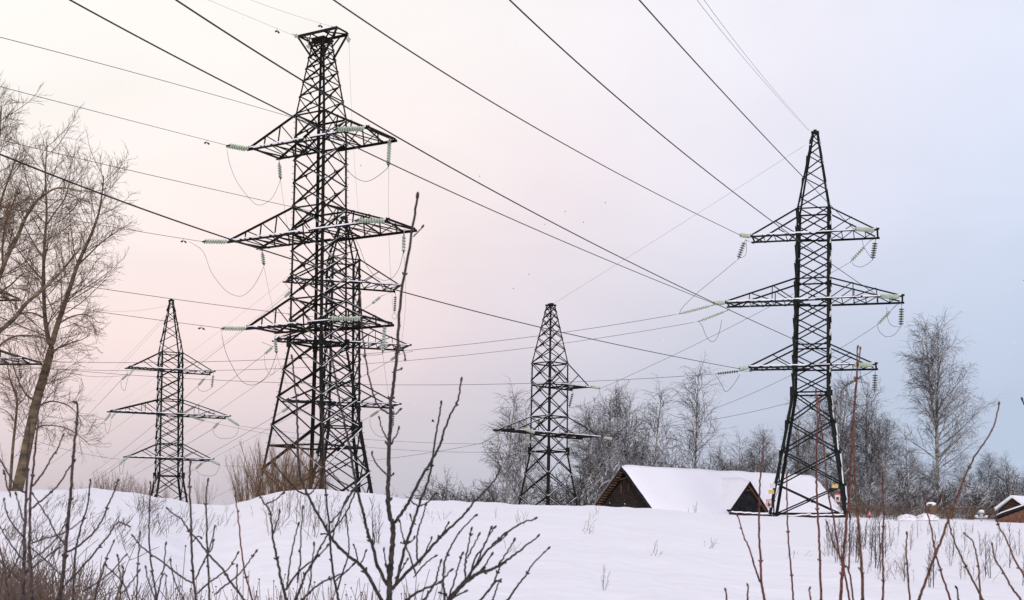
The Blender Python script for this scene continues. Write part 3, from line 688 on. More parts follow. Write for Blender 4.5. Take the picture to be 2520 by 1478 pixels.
def birch(seed, H, spread, P, stems=1, h0=.18, nprim=34, up=.95, narrow=1.0, fork=None, rt=.011, trunkm='birch', twigm='twig', grav1=.02, name=('tree', 'trunk', 'crown')):
    rnd = random.Random(seed); T, K = MB(), MB()
    trunks = []
    for s in range(stems):
        lean = V((rnd.uniform(-.1, .1)*(s > 0)*1.6, rnd.uniform(-.1, .1)*(s > 0), 1)).normalized(); h = H*(1 if s == 0 else rnd.uniform(.7, .95))
        b0 = V((rnd.uniform(-.25, .25)*s, rnd.uniform(-.25, .25)*s, -.3))
        q = strand(rnd, b0, lean, h+.3, 12, .035, .05); trunks.append((q, h, 1.0))
        T.tube(q, H*rt, H*.0012, n=7)
        if fork and s == 0:
            p, d = along(q, fork); q2 = strand(rnd, p, (d+V((-.22, .05, 0))).normalized(), h*(1-fork)*1.03, 8, .04, .1); T.tube(q2, H*rt*(1-fork)*1.0, H*.001, n=6); trunks.append((q2, h*(1-fork), .55))
    for q, h, w in trunks:
        n = int(nprim*w)
        for i in range(n):
            t0 = h0 if w == 1 else .05
            t = t0+(1-t0)*((i+rnd.random()*.9)/n)**.9; p, d = along(q, min(t, .995))
            tt = (t-t0)/(1-t0); prof = (min(1, .55+tt*1.8) if tt < .25 else (1-tt)**.75/(.75**.75))
            ln = spread*max(.12, prof)*rnd.uniform(.7, 1.1)*(1 if w == 1 else .62)
            a_ = rnd.random()*6.283; el2 = rnd.uniform(.62, .95)*up*(1.0+.3*tt)
            dr = V((math.cos(a_)*math.cos(el2), math.sin(a_)*math.cos(el2), math.sin(el2)))
            br = strand(rnd, p, dr, ln, 6, .1, grav1)
            r0 = max(.016, .0135*ln); T.tube(br, r0, .008, n=4, cap=False)
            ramify(rnd, K, br, ln, 0, P)
    return T, K
PB = [(3.6, 1.7, .75, .13, -.03, .0155, 3), (4.4, .95, .65, .16, -.17, .0115, 3)]       # birch: drooping twigs
PD = [(3.8, 1.5, .8, .18, .0, .0165, 3), (4.4, .85, .75, .22, -.06, .0125, 3)]          # dense thicket
protos = {}
def proto(key, T, K, trunkm, twigm, nm):
    r = empty(nm, (0, 0, 0)); t = T.build('trunk', M[trunkm], r, local=True, smooth=True); k = K.build('crown', M[twigm], r, local=True); protos[key] = [r, False]; return r
H0 = 10.0
proto('slim', *birch(3, H0, 2.3, PB, nprim=40, up=1.05), 'birch', 'twig', 'birch_tree')
proto('slim2', *birch(11, H0, 2.6, PB, stems=2, nprim=30, up=1.0), 'birch', 'twig', 'birch_tree')
proto('wide', *birch(21, H0, 3.5, PB, nprim=36, up=.9, stems=2), 'birch', 'twig', 'birch_tree')
proto('dense', *birch(31, H0, 3.8, PD, stems=3, nprim=24, h0=.05, up=.8), 'birch', 'twig_dark', 'leafless_tree')
proto('dense2', *birch(41, H0, 4.2, PD, stems=2, nprim=34, h0=.03, up=.7), 'birch', 'twig_dark', 'leafless_tree')
proto('big', *birch(57, 16.5, 6.0, [(3.2, 2.1, .7, .12, -.03, .0155, 3), (4.2, 1.1, .65, .16, -.16, .0115, 3)], nprim=56, up=.78, fork=.42, h0=.14, rt=.0125), 'birch', 'twig', 'birch_tree')
def tree(key, px, py, Y, label, cat='tree', group=None, rz=None, wide=1.0, hh=H0, zb=None):
    """plant a copy so that its top reaches pixel row py"""
    tp = at(px, py, Y); z0 = ground(tp.x, tp.y) if zb is None else zb
    s = (tp.z-z0)/hh
    r, used = protos[key]
    o = r if not used else copy_tree(r); protos[key][1] = True
    o.location = (tp.x, tp.y, z0); o.rotation_euler = (0, 0, rz if rz is not None else (px*1.7) % 6.28); o.scale = (s*wide, s*wide, s)
    tag(o, label, cat, group); return o
GT = 'bare trees behind the barn and the right pylon'
tree('big', 2312, 803, 128, 'tallest birch at right with a forked crown and pale trunk', 'tree', GT, hh=16.5, rz=.4)
for a_ in (('slim', 1250, 968, 150, 'slender bare birch just left of the smaller middle pylon'),
    ('slim2', 1293, 1005, 156, 'bare birch directly behind the smaller middle pylon'),
    ('wide', 1452, 1005, 146, 'broad bare birch right beside the smaller middle pylon'),
    ('slim2', 1500, 985, 152, 'two-stemmed bare birch above the left gable of the barn', .5),
    ('wide', 1530, 964, 150, 'highest round-crowned birch rising over the barn gable'),
    ('slim', 1612, 960, 150, 'slim bare birch standing clear, second tall one above the barn ridge'),
    ('slim', 1716, 908, 146, 'tall narrow birch, highest one above the barn ridge'),
    ('dense2', 1652, 1085, 158, 'low grey thicket tree between the two slim birches over the barn'),
    ('dense', 1770, 1090, 160, 'low bushy tree just right of the tall narrow birch over the barn'),
    ('dense2', 1825, 1078, 156, 'grey round thicket tree over the middle of the barn ridge'),
    ('wide', 1882, 1062, 150, 'pale low birch just left of the lattice legs of the right pylon'),
    ('dense', 1565, 1080, 160, 'dark low bushy tree behind the left half of the barn roof'),
    ('slim2', 1968, 1000, 150, 'birch seen between the legs of the right pylon, left one'),
    ('slim', 2010, 975, 154, 'birch seen between the legs of the right pylon, right one'),
    ('wide', 2068, 944, 146, 'tall snowy birch just right of the right pylon'),
    ('slim2', 2137, 940, 142, 'tall snowy birch under the lower right insulators of the right pylon'),
    ('wide', 2178, 1035, 138, 'lower snowy birch in the gap left of the tallest birch'),
    ('dense', 1990, 1090, 142, 'dense dark tree close behind the right pylon legs'),
    ('dense2', 2090, 1080, 141, 'dense snowy tree right of the right pylon foot'),
    ('dense', 2165, 1110, 127, 'dense dark snowy tree left of the tallest birch trunk'),
    ('dense2', 2238, 1075, 131, 'dense dark tree touching the left side of the tallest birch'),
    ('dense', 2300, 1130, 126, 'low dense tree in front of the tallest birch trunk'),
    ('dense2', 2368, 1120, 130, 'dense snowy tree right of the tallest birch trunk'),
    ('wide', 2436, 1118, 132, 'drooping snowy birch above the shed, left one'),
    ('dense', 2480, 1122, 130, 'drooping snowy tree above the shed, middle one'),
    ('dense2', 2528, 1145, 126, 'snowy tree above the shed, cut by the right edge')):
    tree(*a_[:5], 'tree', GT, wide=a_[5] if len(a_) > 5 and a_[5] > 1 else 1.0)
# low brown and snowy scrub along the foot of the trees
def shrub(seed, H, n, spread, r0, tw, mt, lean=.4, stems_only=False):
    rnd = random.Random(seed); K = MB(); S = MB()
    for i in range(n):
        a_ = rnd.random()*6.283; rr = spread*.35*math.sqrt(rnd.random())
        p = V((rr*math.cos(a_), rr*math.sin(a_), -.15)); le = lean*rnd.uniform(.1, 1)
        d = V((math.cos(a_)*le, math.sin(a_)*le, 1)).normalized(); h = H*rnd.uniform(.6, 1)
        q = strand(rnd, p, d, h, 6, .07, .02); S.tube(q, r0, r0*.3, n=4, cap=False); ramify(rnd, K, q, h, 0, tw)
    return S, K
def sproto(key, nm, S, K, mt, mt2=None):
    r = empty(nm, (0, 0, 0)); S.build('stems', M[mt], r, local=True); K.build('twigs', M[mt2 or mt], r, local=True); protos[key] = [r, False]
TW1 = [(4.5, .7, .5, .12, .06, .006, 3), (4, .3, .6, .15, .05, .0045, 2)]
sproto('willow', 'willow_shrub', *shrub(5, 3.0, 34, 1.6, .018, TW1, 'willow', .55), 'willow')
sproto('willow2', 'willow_shrub', *shrub(8, 3.0, 20, 1.2, .015, TW1, 'willow', .7), 'willow')
TW2 = [(5, 1.0, .8, .2, .0, .0155, 3), (5, .55, .7, .2, -.06, .012, 2)]
sproto('scrub', 'snowy_shrub', *shrub(15, 3.0, 22, 2.6, .02, TW2, 'twig_dark', .9), 'twig_dark')
sproto('scrub2', 'snowy_shrub', *shrub(18, 3.0, 16, 3.0, .02, TW2, 'twig_dark', .7), 'twig_dark')
GS = 'low scrub along the foot of the trees'
rs = random.Random(4)
for i, px in enumerate((1415, 1440, 1900, 1930, 1960, 1990, 2020, 2050, 2080, 2110, 2140, 2165, 2190, 2220, 2250, 2280, 2310, 2345, 2370, 2400, 2430, 2455, 2480, 2515)):
    py = rs.uniform(1130, 1205)
    right = px > 1880
    tree(('scrub', 'scrub2')[i % 2], px, py, (rs.uniform(112, 122) if px > 2090 else rs.uniform(139, 146)) if right else 140, 'low dark snow-dusted scrub bush under the trees on the right' if right else 'low dark scrub bush beside the left barn gable', 'bush', GS, hh=3.0, wide=1.25)
for i, px in enumerate((2100, 2125, 2150, 2195, 2240, 2330, 2385, 2445)):
    tree('willow', px, rs.uniform(1225, 1240), rs.uniform(108, 112), 'brown twiggy bush at the foot of the right-hand trees', 'bush', 'brown bushes under the trees', hh=3.0, wide=1.6)
for i, (px, py) in enumerate(((1062, 1182), (1110, 1160), (1148, 1166))):
    tree(('scrub', 'scrub2', 'scrub')[i], px, py, 200, ('low grey far-off bush, left one of three beyond the snow bank', 'tallest grey far-off bush, middle one of three beyond the snow bank', 'dense grey far-off bush, right one of three beyond the snow bank')[i], 'bush', 'far bushes beyond the snow bank', hh=3.0, wide=1.0)
for i, px in enumerate((1470, 1515, 1560, 1605, 1650, 1700, 1745, 1790, 1835, 1880)):
    tree(('scrub', 'scrub2')[i % 2], px, rs.uniform(1098, 1130), rs.uniform(150, 165), 'low grey scrub bush showing above the barn roof ridge', 'bush', 'scrub behind the barn roof', hh=3.0, wide=.95)
tree('scrub', 1210, 1150, 165, 'grey bush at the left foot of the smaller middle pylon', 'bush', 'bushes behind the smaller middle pylon', hh=3, wide=.9)
tree('scrub2', 1395, 1165, 160, 'grey bush at the right foot of the smaller middle pylon', 'bush', 'bushes behind the smaller middle pylon', hh=3, wide=.8)
tree('scrub2', 1262, 1168, 162, 'grey bush behind the left leg of the smaller middle pylon', 'bush', 'bushes behind the smaller middle pylon', hh=3, wide=.8)
tree('willow2', 926, 1213, 61, 'tiny brown bush just right of the tallest pylon foot', 'bush', 'willow bushes by the tallest pylon', hh=3)
GW = 'willow bushes by the tallest pylon'
for key, px, py, Y, w, lb in (('willow', 618, 1105, 66, .9, 'loose brown willow bush left of the tallest pylon foot'), ('willow', 668, 1062, 69, .85, 'tall brown willow bush at the left leg of the tallest pylon'),
        ('willow', 705, 1068, 67, .8, 'brown willow bush inside the left half of the tallest pylon base'), ('willow', 742, 1098, 65, .8, 'dense brown willow bush in the middle of the tallest pylon base'),
        ('willow', 768, 1120, 64, .8, 'brown willow bush in front of the centre legs of the tallest pylon'), ('willow2', 640, 1120, 63, .9, 'thin brown willow bush in front of the left leg of the tallest pylon'),
        ('willow', 722, 1110, 63, .75, 'brown willow bush nearest the snow crest under the tallest pylon'), ('willow2', 800, 1150, 64, .6, 'small brown willow bush at the right of the clump under the tallest pylon'),
        ('willow2', 592, 1165, 60, .7, 'lowest brown willow bush at the left end of the clump under the tallest pylon')):
    tree(key, px, py, Y, lb, 'bush', GW, hh=3.0, wide=w)
for key, px, py, Y, w, lb in (('willow2', 235, 1165, 60, 1.1, 'brown bush on the left crest beside the poplar trunk'), ('willow', 278, 1148, 66, 1.0, 'tallest brown bush on the left crest before the pointed pylon'), ('willow2', 318, 1160, 64, 1.0, 'thin brown bush on the left crest, right of the tallest one'),
        ('willow', 352, 1172, 62, .9, 'brown bush on the left crest at the foot of the pointed pylon'), ('willow2', 190, 1185, 56, 1.2, 'low brown bush just right of the poplar foot'), ('willow2', 500, 1165, 70, .5, 'lone thin brown bush right of the pointed pylon'),
        ('willow2', 405, 1188, 60, .9, 'low brown bush between the legs of the pointed pylon'), ('willow2', 130, 1192, 54, 1.2, 'low brown bush behind the poplar foot')):
    tree(key, px, py, Y, lb, 'bush', 'brown bushes on the left crest', hh=3.0, wide=w)

# ------------------------------------------------------------------ the poplars at the left edge
def poplar(label, limbs, Y, P, seed, base_ext=None):
    rnd = random.Random(seed); root = None; K = MB()
    T = MB(); segs = []
    for fr_, pts, r0, r1, dy in limbs:
        q = fr(fr_, pts); c = curve_pts(q, 16)
        w_ = [at(x, y, Y+dy[0]+(dy[1]-dy[0])*i/(len(c)-1)) for i, (x, y) in enumerate(c)]
        segs.append((w_, r0*.74, r1*.8))
    b0 = segs[0][0][0]; gz = ground(b0.x, b0.y); root = empty('poplar_tree', (b0.x, b0.y, gz)); tag(root, label, 'tree', 'poplars at the left edge')
    segs[0][0].insert(0, V((b0.x-.05, b0.y, min(gz, b0.z)-.3)))
    for w_, r0, r1 in segs:
        T.tube(w_, r0, r1, n=8 if r0 > .06 else 6)
        ln = sum((b_-a_).length for a_, b_ in zip(w_, w_[1:]))
        n = int(ln*P['n'])
        for i in range(n):
            t = .1+.9*(i+rnd.random())/n if r0 < .13 else .3+.7*(i+rnd.random())/n
            p, d = along(w_, min(t, .998)); s, u = perp(d); ax = rot(s, d, rnd.random()*6.283)
            l2 = P['L']*(1.1-.55*t)*rnd.uniform(.5, 1.15)*min(1.2, max(.45, ln/6))
            q = strand(rnd, p, rot(d, ax, rnd.uniform(.6, 1.1)), l2, 6, .1, P['g'])
            rr = max(.007, min(.024, l2*.008)); T.tube(q, rr, .006, n=4, cap=False)
            ramify(rnd, K, q, l2, 0, P['tw'])
        tip = w_[-1]; 
    T.build('trunk', M['poplar'], root, smooth=True); K.build('crown', M['poplar_twig'], root)
PP = dict(n=5.2, L=2.5, g=.05, tw=[(6.6, .75, .75, .16, -.03, .007, 4), (6.6, .30, .65, .18, .17, .0055, 3)])
poplar('big leaning poplar with a forked trunk on the snow crest at left', [
    ('zD', [(105, 1275), (150, 1080), (190, 880), (230, 700), (270, 560), (300, 460), (318, 385)], .29, .17, (0, .3)),
    ('zP', [(328, 1632), (358, 1516), (405, 1375), (440, 1270), (500, 1090), (560, 960), (605, 850), (640, 740), (660, 600), (667, 520)], .15, .02, (.3, -.6)),
    ('zP', [(328, 1632), (302, 1526), (285, 1372), (280, 1100), (290, 900), (300, 760), (292, 500), (305, 320)], .13, .02, (.3, 1.2)),
    ('zD', [(235, 690), (190, 690), (150, 650), (110, 570), (80, 480), (60, 380)], .06, .015, (.1, 1.5)),
    ('zD', [(215, 770), (260, 730), (330, 710), (420, 735), (480, 790), (520, 870)], .055, .012, (.1, -1.2)),
    ('zD', [(180, 930), (240, 870), (320, 860), (420, 880), (500, 930), (560, 985)], .05, .012, (0, -1.0)),
    ('zD', [(310, 420), (360, 380), (430, 350), (500, 330), (560, 300)], .05, .012, (.3, 1.4)),
    ('zD', [(360, 230), (430, 190), (500, 170), (560, 180), (610, 220)], .045, .012, (.2, -1.2)),
    ('zD', [(290, 200), (200, 160), (120, 170), (50, 220), (0, 260)], .05, .015, (.8, -.8)),
    ('zP', [(500, 1090), (560, 1040), (640, 960), (720, 900), (785, 850)], .045, .012, (0, 1.2)),
    ('zP', [(285, 1060), (220, 960), (170, 870), (120, 760), (60, 690)], .045, .012, (.8, 2.0)),
    ('zP', [(293, 850), (350, 760), (420, 660), (450, 520), (455, 380)], .045, .01, (1.0, 2.2)),
    ('zP', [(285, 1200), (200, 1110), (120, 1000), (50, 900)], .05, .012, (.8, 2.5)),
    ], 47, PP, 71)
poplar('poplar mostly beyond the left edge, its thick limbs reaching into the photo', [
    ('D', [(-150, 1205), (-125, 1000), (-100, 850), (-70, 700), (-40, 560), (-15, 420), (3, 262)], .26, .02, (0, .5)),
    ('zP', [(-200, 1640), (-60, 1560), (80, 1450), (170, 1340), (280, 1250), (380, 1150), (450, 1070), (520, 980)], .13, .025, (0, -1)),
    ('zP', [(-140, 1400), (-40, 1260), (0, 1160), (60, 1010), (110, 920), (160, 800), (220, 700), (290, 640), (370, 600), (470, 608), (540, 632)], .12, .015, (0, -2)),
    ('zP', [(-120, 1000), (-40, 840), (20, 640), (70, 500), (120, 360)], .08, .015, (.2, 1)),
    ('zP', [(20, 1110), (15, 1000), (30, 860), (80, 700), (140, 560)], .05, .012, (0, 1.6)),
    ('zD', [(-60, 420), (40, 330), (130, 300), (250, 310), (340, 350)], .06, .015, (-.5, -1.4)),
    ('zP', [(-60, 1300), (60, 1230), (150, 1150), (260, 1130)], .05, .012, (0, 1.5)),
    ('zP', [(-60, 500), (-10, 330), (5, 180), (12, 60)], .05, .01, (.5, 1)),
    ], 44, PP, 72)
poplar('thin young poplar close left of the big leaning poplar', [
    ('zD', [(62, 1262), (80, 1000), (98, 830), (106, 700), (85, 640), (60, 560), (40, 450)], .09, .015, (0, .4)),
    ('zD', [(98, 840), (60, 790), (20, 760), (-20, 750)], .03, .01, (.1, .8)),
    ('zD', [(104, 740), (150, 690), (180, 620), (190, 540)], .03, .01, (.1, -.8)),
    ], 49, dict(PP, n=3.2, L=1.7), 73)

# ------------------------------------------------------------------ barn
root = empty('barn', (9.9, 118, EYE+1.2)); tag(root, 'long dark wooden barn under a thick white snow roof, with a triangular side gable', 'barn')
q_ = V((.781, .624, 0)); p_ = V((.624, -.781, 0)); up = V((0, 0, 1)); P1 = V((9.9, 118, EYE+5.45)); RL = 27.3; S = 4.25; DZ = .97
def roofpt(r, s, h=0): return P1+q_*r+p_*s+up*(h-abs(s)*DZ)
b = MB()
for s in (-1, 1):                                             # roof boards
    b.poly([roofpt(0, 0, -.02), roofpt(RL, 0, -.02), roofpt(RL, s*S, -.02), roofpt(0, s*S, -.02)], .1, V((p_.x*s*.7, p_.y*s*.7, .72))*-1)
b.build('roof', M['blackwood'], root)
b = MB(); nr, nsn = 46, 14                                     # snow blanket with rounded edges
rn = random.Random(6)
grid = []
for i in range(nr+1):
    row = []
    for j in range(-nsn, nsn+1):
        r = -.12+(RL+.24)*i/nr; s = (S+.18)*j/nsn
        e1 = min(1, (min(i, nr-i)+.25)/1.2)**.35; e2 = min(1, (nsn-abs(j))/1.3)**.5; th = .25*e1*e2+.03
        n_ = noise.noise(V((r*.35, s*.6, 3)))*.10+noise.noise(V((r*1.7, s*1.9, 5)))*.035
        rid = .1*math.exp(-(s*2.2)**2)
        row.append(len(b.v)); b.v.append(roofpt(max(-.08, r), s, th*1.35+n_*e1*e2-rid))
    grid.append(row)
for i in range(nr):
    for j in range(2*nsn): b.face(grid[i][j], grid[i][j+1], grid[i+1][j+1], grid[i+1][j])
b.build('roof_snow', M['snow'], root, smooth=True)
b = MB(); s0 = S-.75
b.poly([roofpt(.55, 0, -.6), roofpt(.55, -s0, -.35), roofpt(.55, -s0, -3.6+s0*DZ-1.2), roofpt(.55, s0, -3.6+s0*DZ-1.2), roofpt(.55, s0, -.35)], .2, q_)
b.build('gable_wall', M['darkwood'], root)
b = MB()
for s in (-1,):                                               # battens on the underside of the overhanging eave
    for i in range(17):
        sp = -.25-(S-.3)*i/17
        b.beam(roofpt(-.02, sp, -.17), roofpt(.5, sp, -.17), .11, .1)
b.build('eave_battens', M['batten'], root)
b = MB()
for s in (-1, 1): b.beam(roofpt(-.03, 0, -.05), roofpt(-.03, s*S, -.05), .06, .16)
b.build('verge_board', M['blackwood'], root)
b = MB()
for s_, z0, z1 in ((-.55, -.9, -1.75), (.45, -.75, -1.5), (1.75, -.4, -1.2)): b.beam(roofpt(.46, s_, z0+abs(s_)*DZ-.3-abs(s_)*DZ*.6), roofpt(.46, s_, z1+abs(s_)*DZ-.3-abs(s_)*DZ*.6), .16, .1)
b.beam(roofpt(.44, -.7, -1.0+.7*DZ-.05), roofpt(.44, .5, -.75+.5*DZ-.05), .14, .1)
b.build('gable_post', M['wood'], root)
b = MB(); b.poly([roofpt(.6, -s0, -3.6+s0*DZ-1.2), roofpt(RL-.6, -s0, -3.6+s0*DZ-1.2), roofpt(RL-.6, -s0, -.3), roofpt(.6, -s0, -.3)], .2, p_); b.poly([roofpt(.6, s0-.2, -3.6+s0*DZ-1.2), roofpt(RL-.6, s0-.2, -3.6+s0*DZ-1.2), roofpt(RL-.6, s0-.2, -.4), roofpt(.6, s0-.2, -.4)], .2, p_)
b.poly([roofpt(RL-.8, 0, -.6), roofpt(RL-.8, -s0, -.35), roofpt(RL-.8, -s0, -3.6+s0*DZ-1.2), roofpt(RL-.8, s0, -3.6+s0*DZ-1.2), roofpt(RL-.8, s0, -.35)], .2, q_)
b.build('wall', M['darkwood'], root)
# side gable: its own little roof growing out of the main slope
gr = 12.2; hwid, gz = 2.55, .90; apx = P1+q_*gr-up*gz; slope = 2.6/2.55
def gpt(f, w, h=0): return apx+p_*f+q_*w+up*(h-abs(w)*slope)
b = MB()
for s in (-1, 1):
    b.poly([gpt(.8, 0, -.02), gpt(4.6, 0, -.02), gpt(4.6, s*hwid*1.06, -.02), gpt(.8+2.6, s*hwid*1.06, -.02)], .12, V((-q_.x*s*.7, -q_.y*s*.7, -.7)))
b.build('dormer_roof', M['blackwood'], root)
b = MB()
grid = []
for i in range(15):
    row = []
    for j in range(-8, 9):
        w = hwid*1.05*j/8; f = .4+4.18*i/14
        e = min(1, (14-i)/4); e2 = min(1, (8-abs(j))/1.5)
        row.append(len(b.v)); b.v.append(gpt(f, w, .04+.32*e*e2+noise.noise(V((f, w, 8)))*.04))
    grid.append(row)
for i in range(14):
    for j in range(16): b.face(grid[i][j], grid[i][j+1], grid[i+1][j+1], grid[i+1][j])
b.build('dormer_snow', M['snow'], root, smooth=True)
b = MB(); b.poly([gpt(4.35, 0, -.2), gpt(4.35, -hwid*.98, -.12), gpt(4.35, -hwid*.98, -.9), gpt(4.35, hwid*.98, -.9), gpt(4.35, hwid*.98, -.12)], .12, p_*-1)
for i in range(12):
    z = -.45-.2*i; w = (-z-.2)/slope
    if w > .1 and w < hwid*.95: b.beam(apx+p_*4.38-q_*w+up*z, apx+p_*4.38+q_*w+up*z, .05, .17, up)
b.build('dormer_wall', M['blackwood'], root)
b = MB(); b.beam(gpt(4.55, -.15, -.3), gpt(4.55, hwid*.98, -.4), .16, .14); b.beam(apx+p_*4.5-q_*.5-up*.85, apx+p_*4.5+q_*.5-up*.85, .12, .14)
b.build('dormer_frame', M['wood'], root)

# ------------------------------------------------------------------ shed at the right edge, pillar, pipe, sign, timbers
root = empty('shed', tuple(at(2500, 1292, 100))); tag(root, 'brick shed with a snow-covered lean-to roof, cut by the right edge', 'shed')
Ys = 100.0
e0, e1_ = at(2446, 1273, Ys), at(2640, 1206, Ys+3)
b = MB(); b.poly([e0, e1_, e1_+V((2.2, 5, -.2)), e0+V((2.2, 5, -.2))], .1, V((0, 0, -1))); b.build('lean_to_roof', M['blackwood'], root)
b = MB(); grid = []
for i in range(13):
    row = []
    for j in range(9):
        p = e0.lerp(e1_, i/12)+V((2.2, 5, -.2))*(j/8); ed = min(1, min(i, 12-i)/1.2, min(j, 8-j)/.8+.1)**.5
        row.append(len(b.v)); b.v.append(p+V((-.06 if i == 0 else 0, -.06 if j == 0 else 0, .02+.24*ed+noise.noise(p*1.2)*.03)))
    grid.append(row)
for i in range(12):
    for j in range(8): b.face(grid[i][j], grid[i+1][j], grid[i+1][j+1], grid[i][j+1])
b.build('roof_snow', M['snow'], root, smooth=True)
b = MB(); w0 = e0+V((.35, .35, -.2)); w1 = e1_+V((-.1, .35, -.2))
b.poly([w0, w1, V((w1.x, w1.y, EYE-1)), V((w0.x, w0.y, EYE-1))], .3, V((0, 1, 0)))
b.build('brick_wall', M['brick'], root)
b = MB(); ga, gl, gr_ = at(2494, 1225, Ys+5.3), at(2459, 1254, Ys+6.5), at(2556, 1270, Ys+4.0)
b.poly([ga, gl, V((gl.x, gl.y, 0)), V((gr_.x, gr_.y, 0)), gr_], .2, V((0, 1, 0))); b.build('gable_wall', M['blackwood'], root)
b = MB(); bk = V((4.0, 5.0, 0)); ov = bk*-.07
b.poly([ga+ov, gr_+ov, gr_+bk, ga+bk], .2, V((.3, -.4, 1))); b.poly([ga+ov, ga+bk, gl+bk+V((-.2, .1, -.1)), gl+ov+V((-.2, .1, -.1))], .2, V((-.3, .3, 1)))
b.build('gable_snow', M['snow'], root)
b = MB()
for i in range(5): b.beam(gl.lerp(ga, .15+.17*i)+V((0, -.06, -.12)), gr_.lerp(ga, .15+.17*i)+V((0, -.06, -.12)), .05, .12)
b.build('gable_boards', M['wood'], root)

Yp = 103; c = at(2291, 1256, Yp); b = MB(); b.box((c.x, c.y, c.z-.35), .62, .62, 1.5, .3); b.box((c.x, c.y, c.z+.43), .74, .74, .1, .3)
root = empty('chimney_stump', (c.x, c.y, c.z-1.0)); tag(root, 'squat brown block pillar with a cap of snow behind the snow bank', 'pillar')
b.build('shaft', M['mud'], root); b = MB(); b.ball(V((c.x, c.y, c.z+.46)), .42, V((0, 0, 1)), .45, n=10, k=6); b.build('snow_cap', M['snow'], root, smooth=True)
c = at(2415, 1270, Yp); root = empty('vent_pipe', (c.x, c.y, c.z-.9)); tag(root, 'pale grey vent pipe with a snowy cap left of the shed', 'pipe')
b = MB(); b.tube([c-V((0, 0, 1)), c+V((0, 0, .2))], .15, n=10); b.tube([c+V((0, 0, .17)), c+V((0, 0, .22)), c+V((0, 0, .42))], 0, rs=[.16, .3, .02], n=10); b.box((c.x, c.y, c.z-.12), .9, .12, .1); b.build('pipe', M['concrete'], root)
b = MB(); b.ball(c+V((0, 0, .36)), .24, V((0, 0, 1)), .5, n=10); b.ball(c+V((-.38, 0, -.03)), .15, V((0, 0, 1)), .5); b.ball(c+V((.38, 0, -.03)), .15, V((0, 0, 1)), .5); b.build('snow_cap', M['snow'], root, smooth=True)
c = at(2140, 1264, 99); root = empty('triangle_sign', (c.x, c.y, c.z-.6)); tag(root, 'faded red triangular warning sign on a short stake by the right pylon', 'sign')
b = MB(); b.poly([c+V((-.22, 0, -.2)), c+V((.22, 0, -.2)), c+V((0, 0, .24))], .03, V((0, 1, 0))); b.build('sign_board', mat('faded_red', (.42, .12, .13), .7), root)
b = MB(); b.poly([c+V((-.11, -.012, -.13)), c+V((.11, -.012, -.13)), c+V((0, -.012, .1))], .008, V((0, -1, 0))); b.build('sign_panel', mat('faded_pink', (.55, .3, .3), .7), root)
b = MB(); b.beam(c+V((0, .05, -.9)), c+V((0, .05, .1)), .05); b.build('stake', M['wood'], root)
for (x0, y0, Y0), (x1, y1, Y1), lb in (((1795, 1264, 96), (1894, 1270, 96.5), 'snow-topped timber lying left of the right pylon foot'), ((1935, 1276, 95.2), (2062, 1262, 98), 'snow-topped timber slanting across the right pylon base'), ((1990, 1273, 95), (2078, 1271, 95.4), 'snow-topped dark timber lying level under the right pylon')):
    A_, B_ = at(x0, y0, Y0), at(x1, y1, Y1); b = MB(); b.beam(A_, B_, .16, .2, up); r = empty('timber_beam', tuple(A_)); b.build('beam', M['darkwood'], r); tag(r, lb, 'timber', 'timbers at the right pylon foot')
    b = MB(); d_ = (B_-A_)/14
    b.tube([A_+d_*i+up*(.1+.02*math.sin(i*2.1)) for i in range(15)], 0, rs=[.03]+[.085]*13+[.03], n=8); b.build('snow_cover', M['snow'], r, smooth=True)
# snow-laden humps of bush on the bank
for i, (px, py, w, h) in enumerate(((2165, 1279, 16, 7), (2192, 1281, 14, 6), (2232, 1276, 26, 13), (2282, 1275, 30, 13))):
    c = at(px, py+6, 91); b = MB(); rn = random.Random(i); k = MB(); W_, H_ = w*.0285, h*.0285*1.25
    for a_ in range(9):
        pass
    n1, n2 = 20, 9; idx = []
    for j in range(n2+1):
        row = []
        for t in range(n1):
            th = t*6.283/n1; ph = j/n2*1.57; q = V((math.cos(th)*math.sin(ph)*W_, math.sin(th)*math.sin(ph)*W_*.8, math.cos(ph)*H_)); q *= 1+.16*noise.noise(q*2.4+V((i*7, 0, 0))); row.append(len(b.v)); b.v.append(c+q)
        idx.append(row)
    for j in range(n2):
        for t in range(n1): b.face(idx[j][t], idx[j+1][t], idx[j+1][(t+1) % n1], idx[j][(t+1) % n1])
    for t in range(90):
        th = rn.random()*6.283; ph = rn.uniform(.7, 1.5); q = c+V((math.cos(th)*math.sin(ph)*W_, math.sin(th)*math.sin(ph)*W_*.8, math.cos(ph)*H_))
        k.tube(strand(rn, q, (rdir(rn)+V((0, -.2, .3))).normalized(), .3, 3, .2, -.02), .008, .004, n=3)
    r = empty('snowy_bush', tuple(c)); b.build('snow_cover', M['snow'], r, smooth=True); k.build('twigs', M['twig_dark'], r)
    tag(r, ('small snow-buried bush at the left end of the row on the right bank', 'low snow-buried bush, second from left on the right bank', 'rounded snow-buried bush in the middle of the right bank', 'widest snow-buried bush below the brown block pillar')[i], 'bush', 'snow-buried bushes on the right bank')

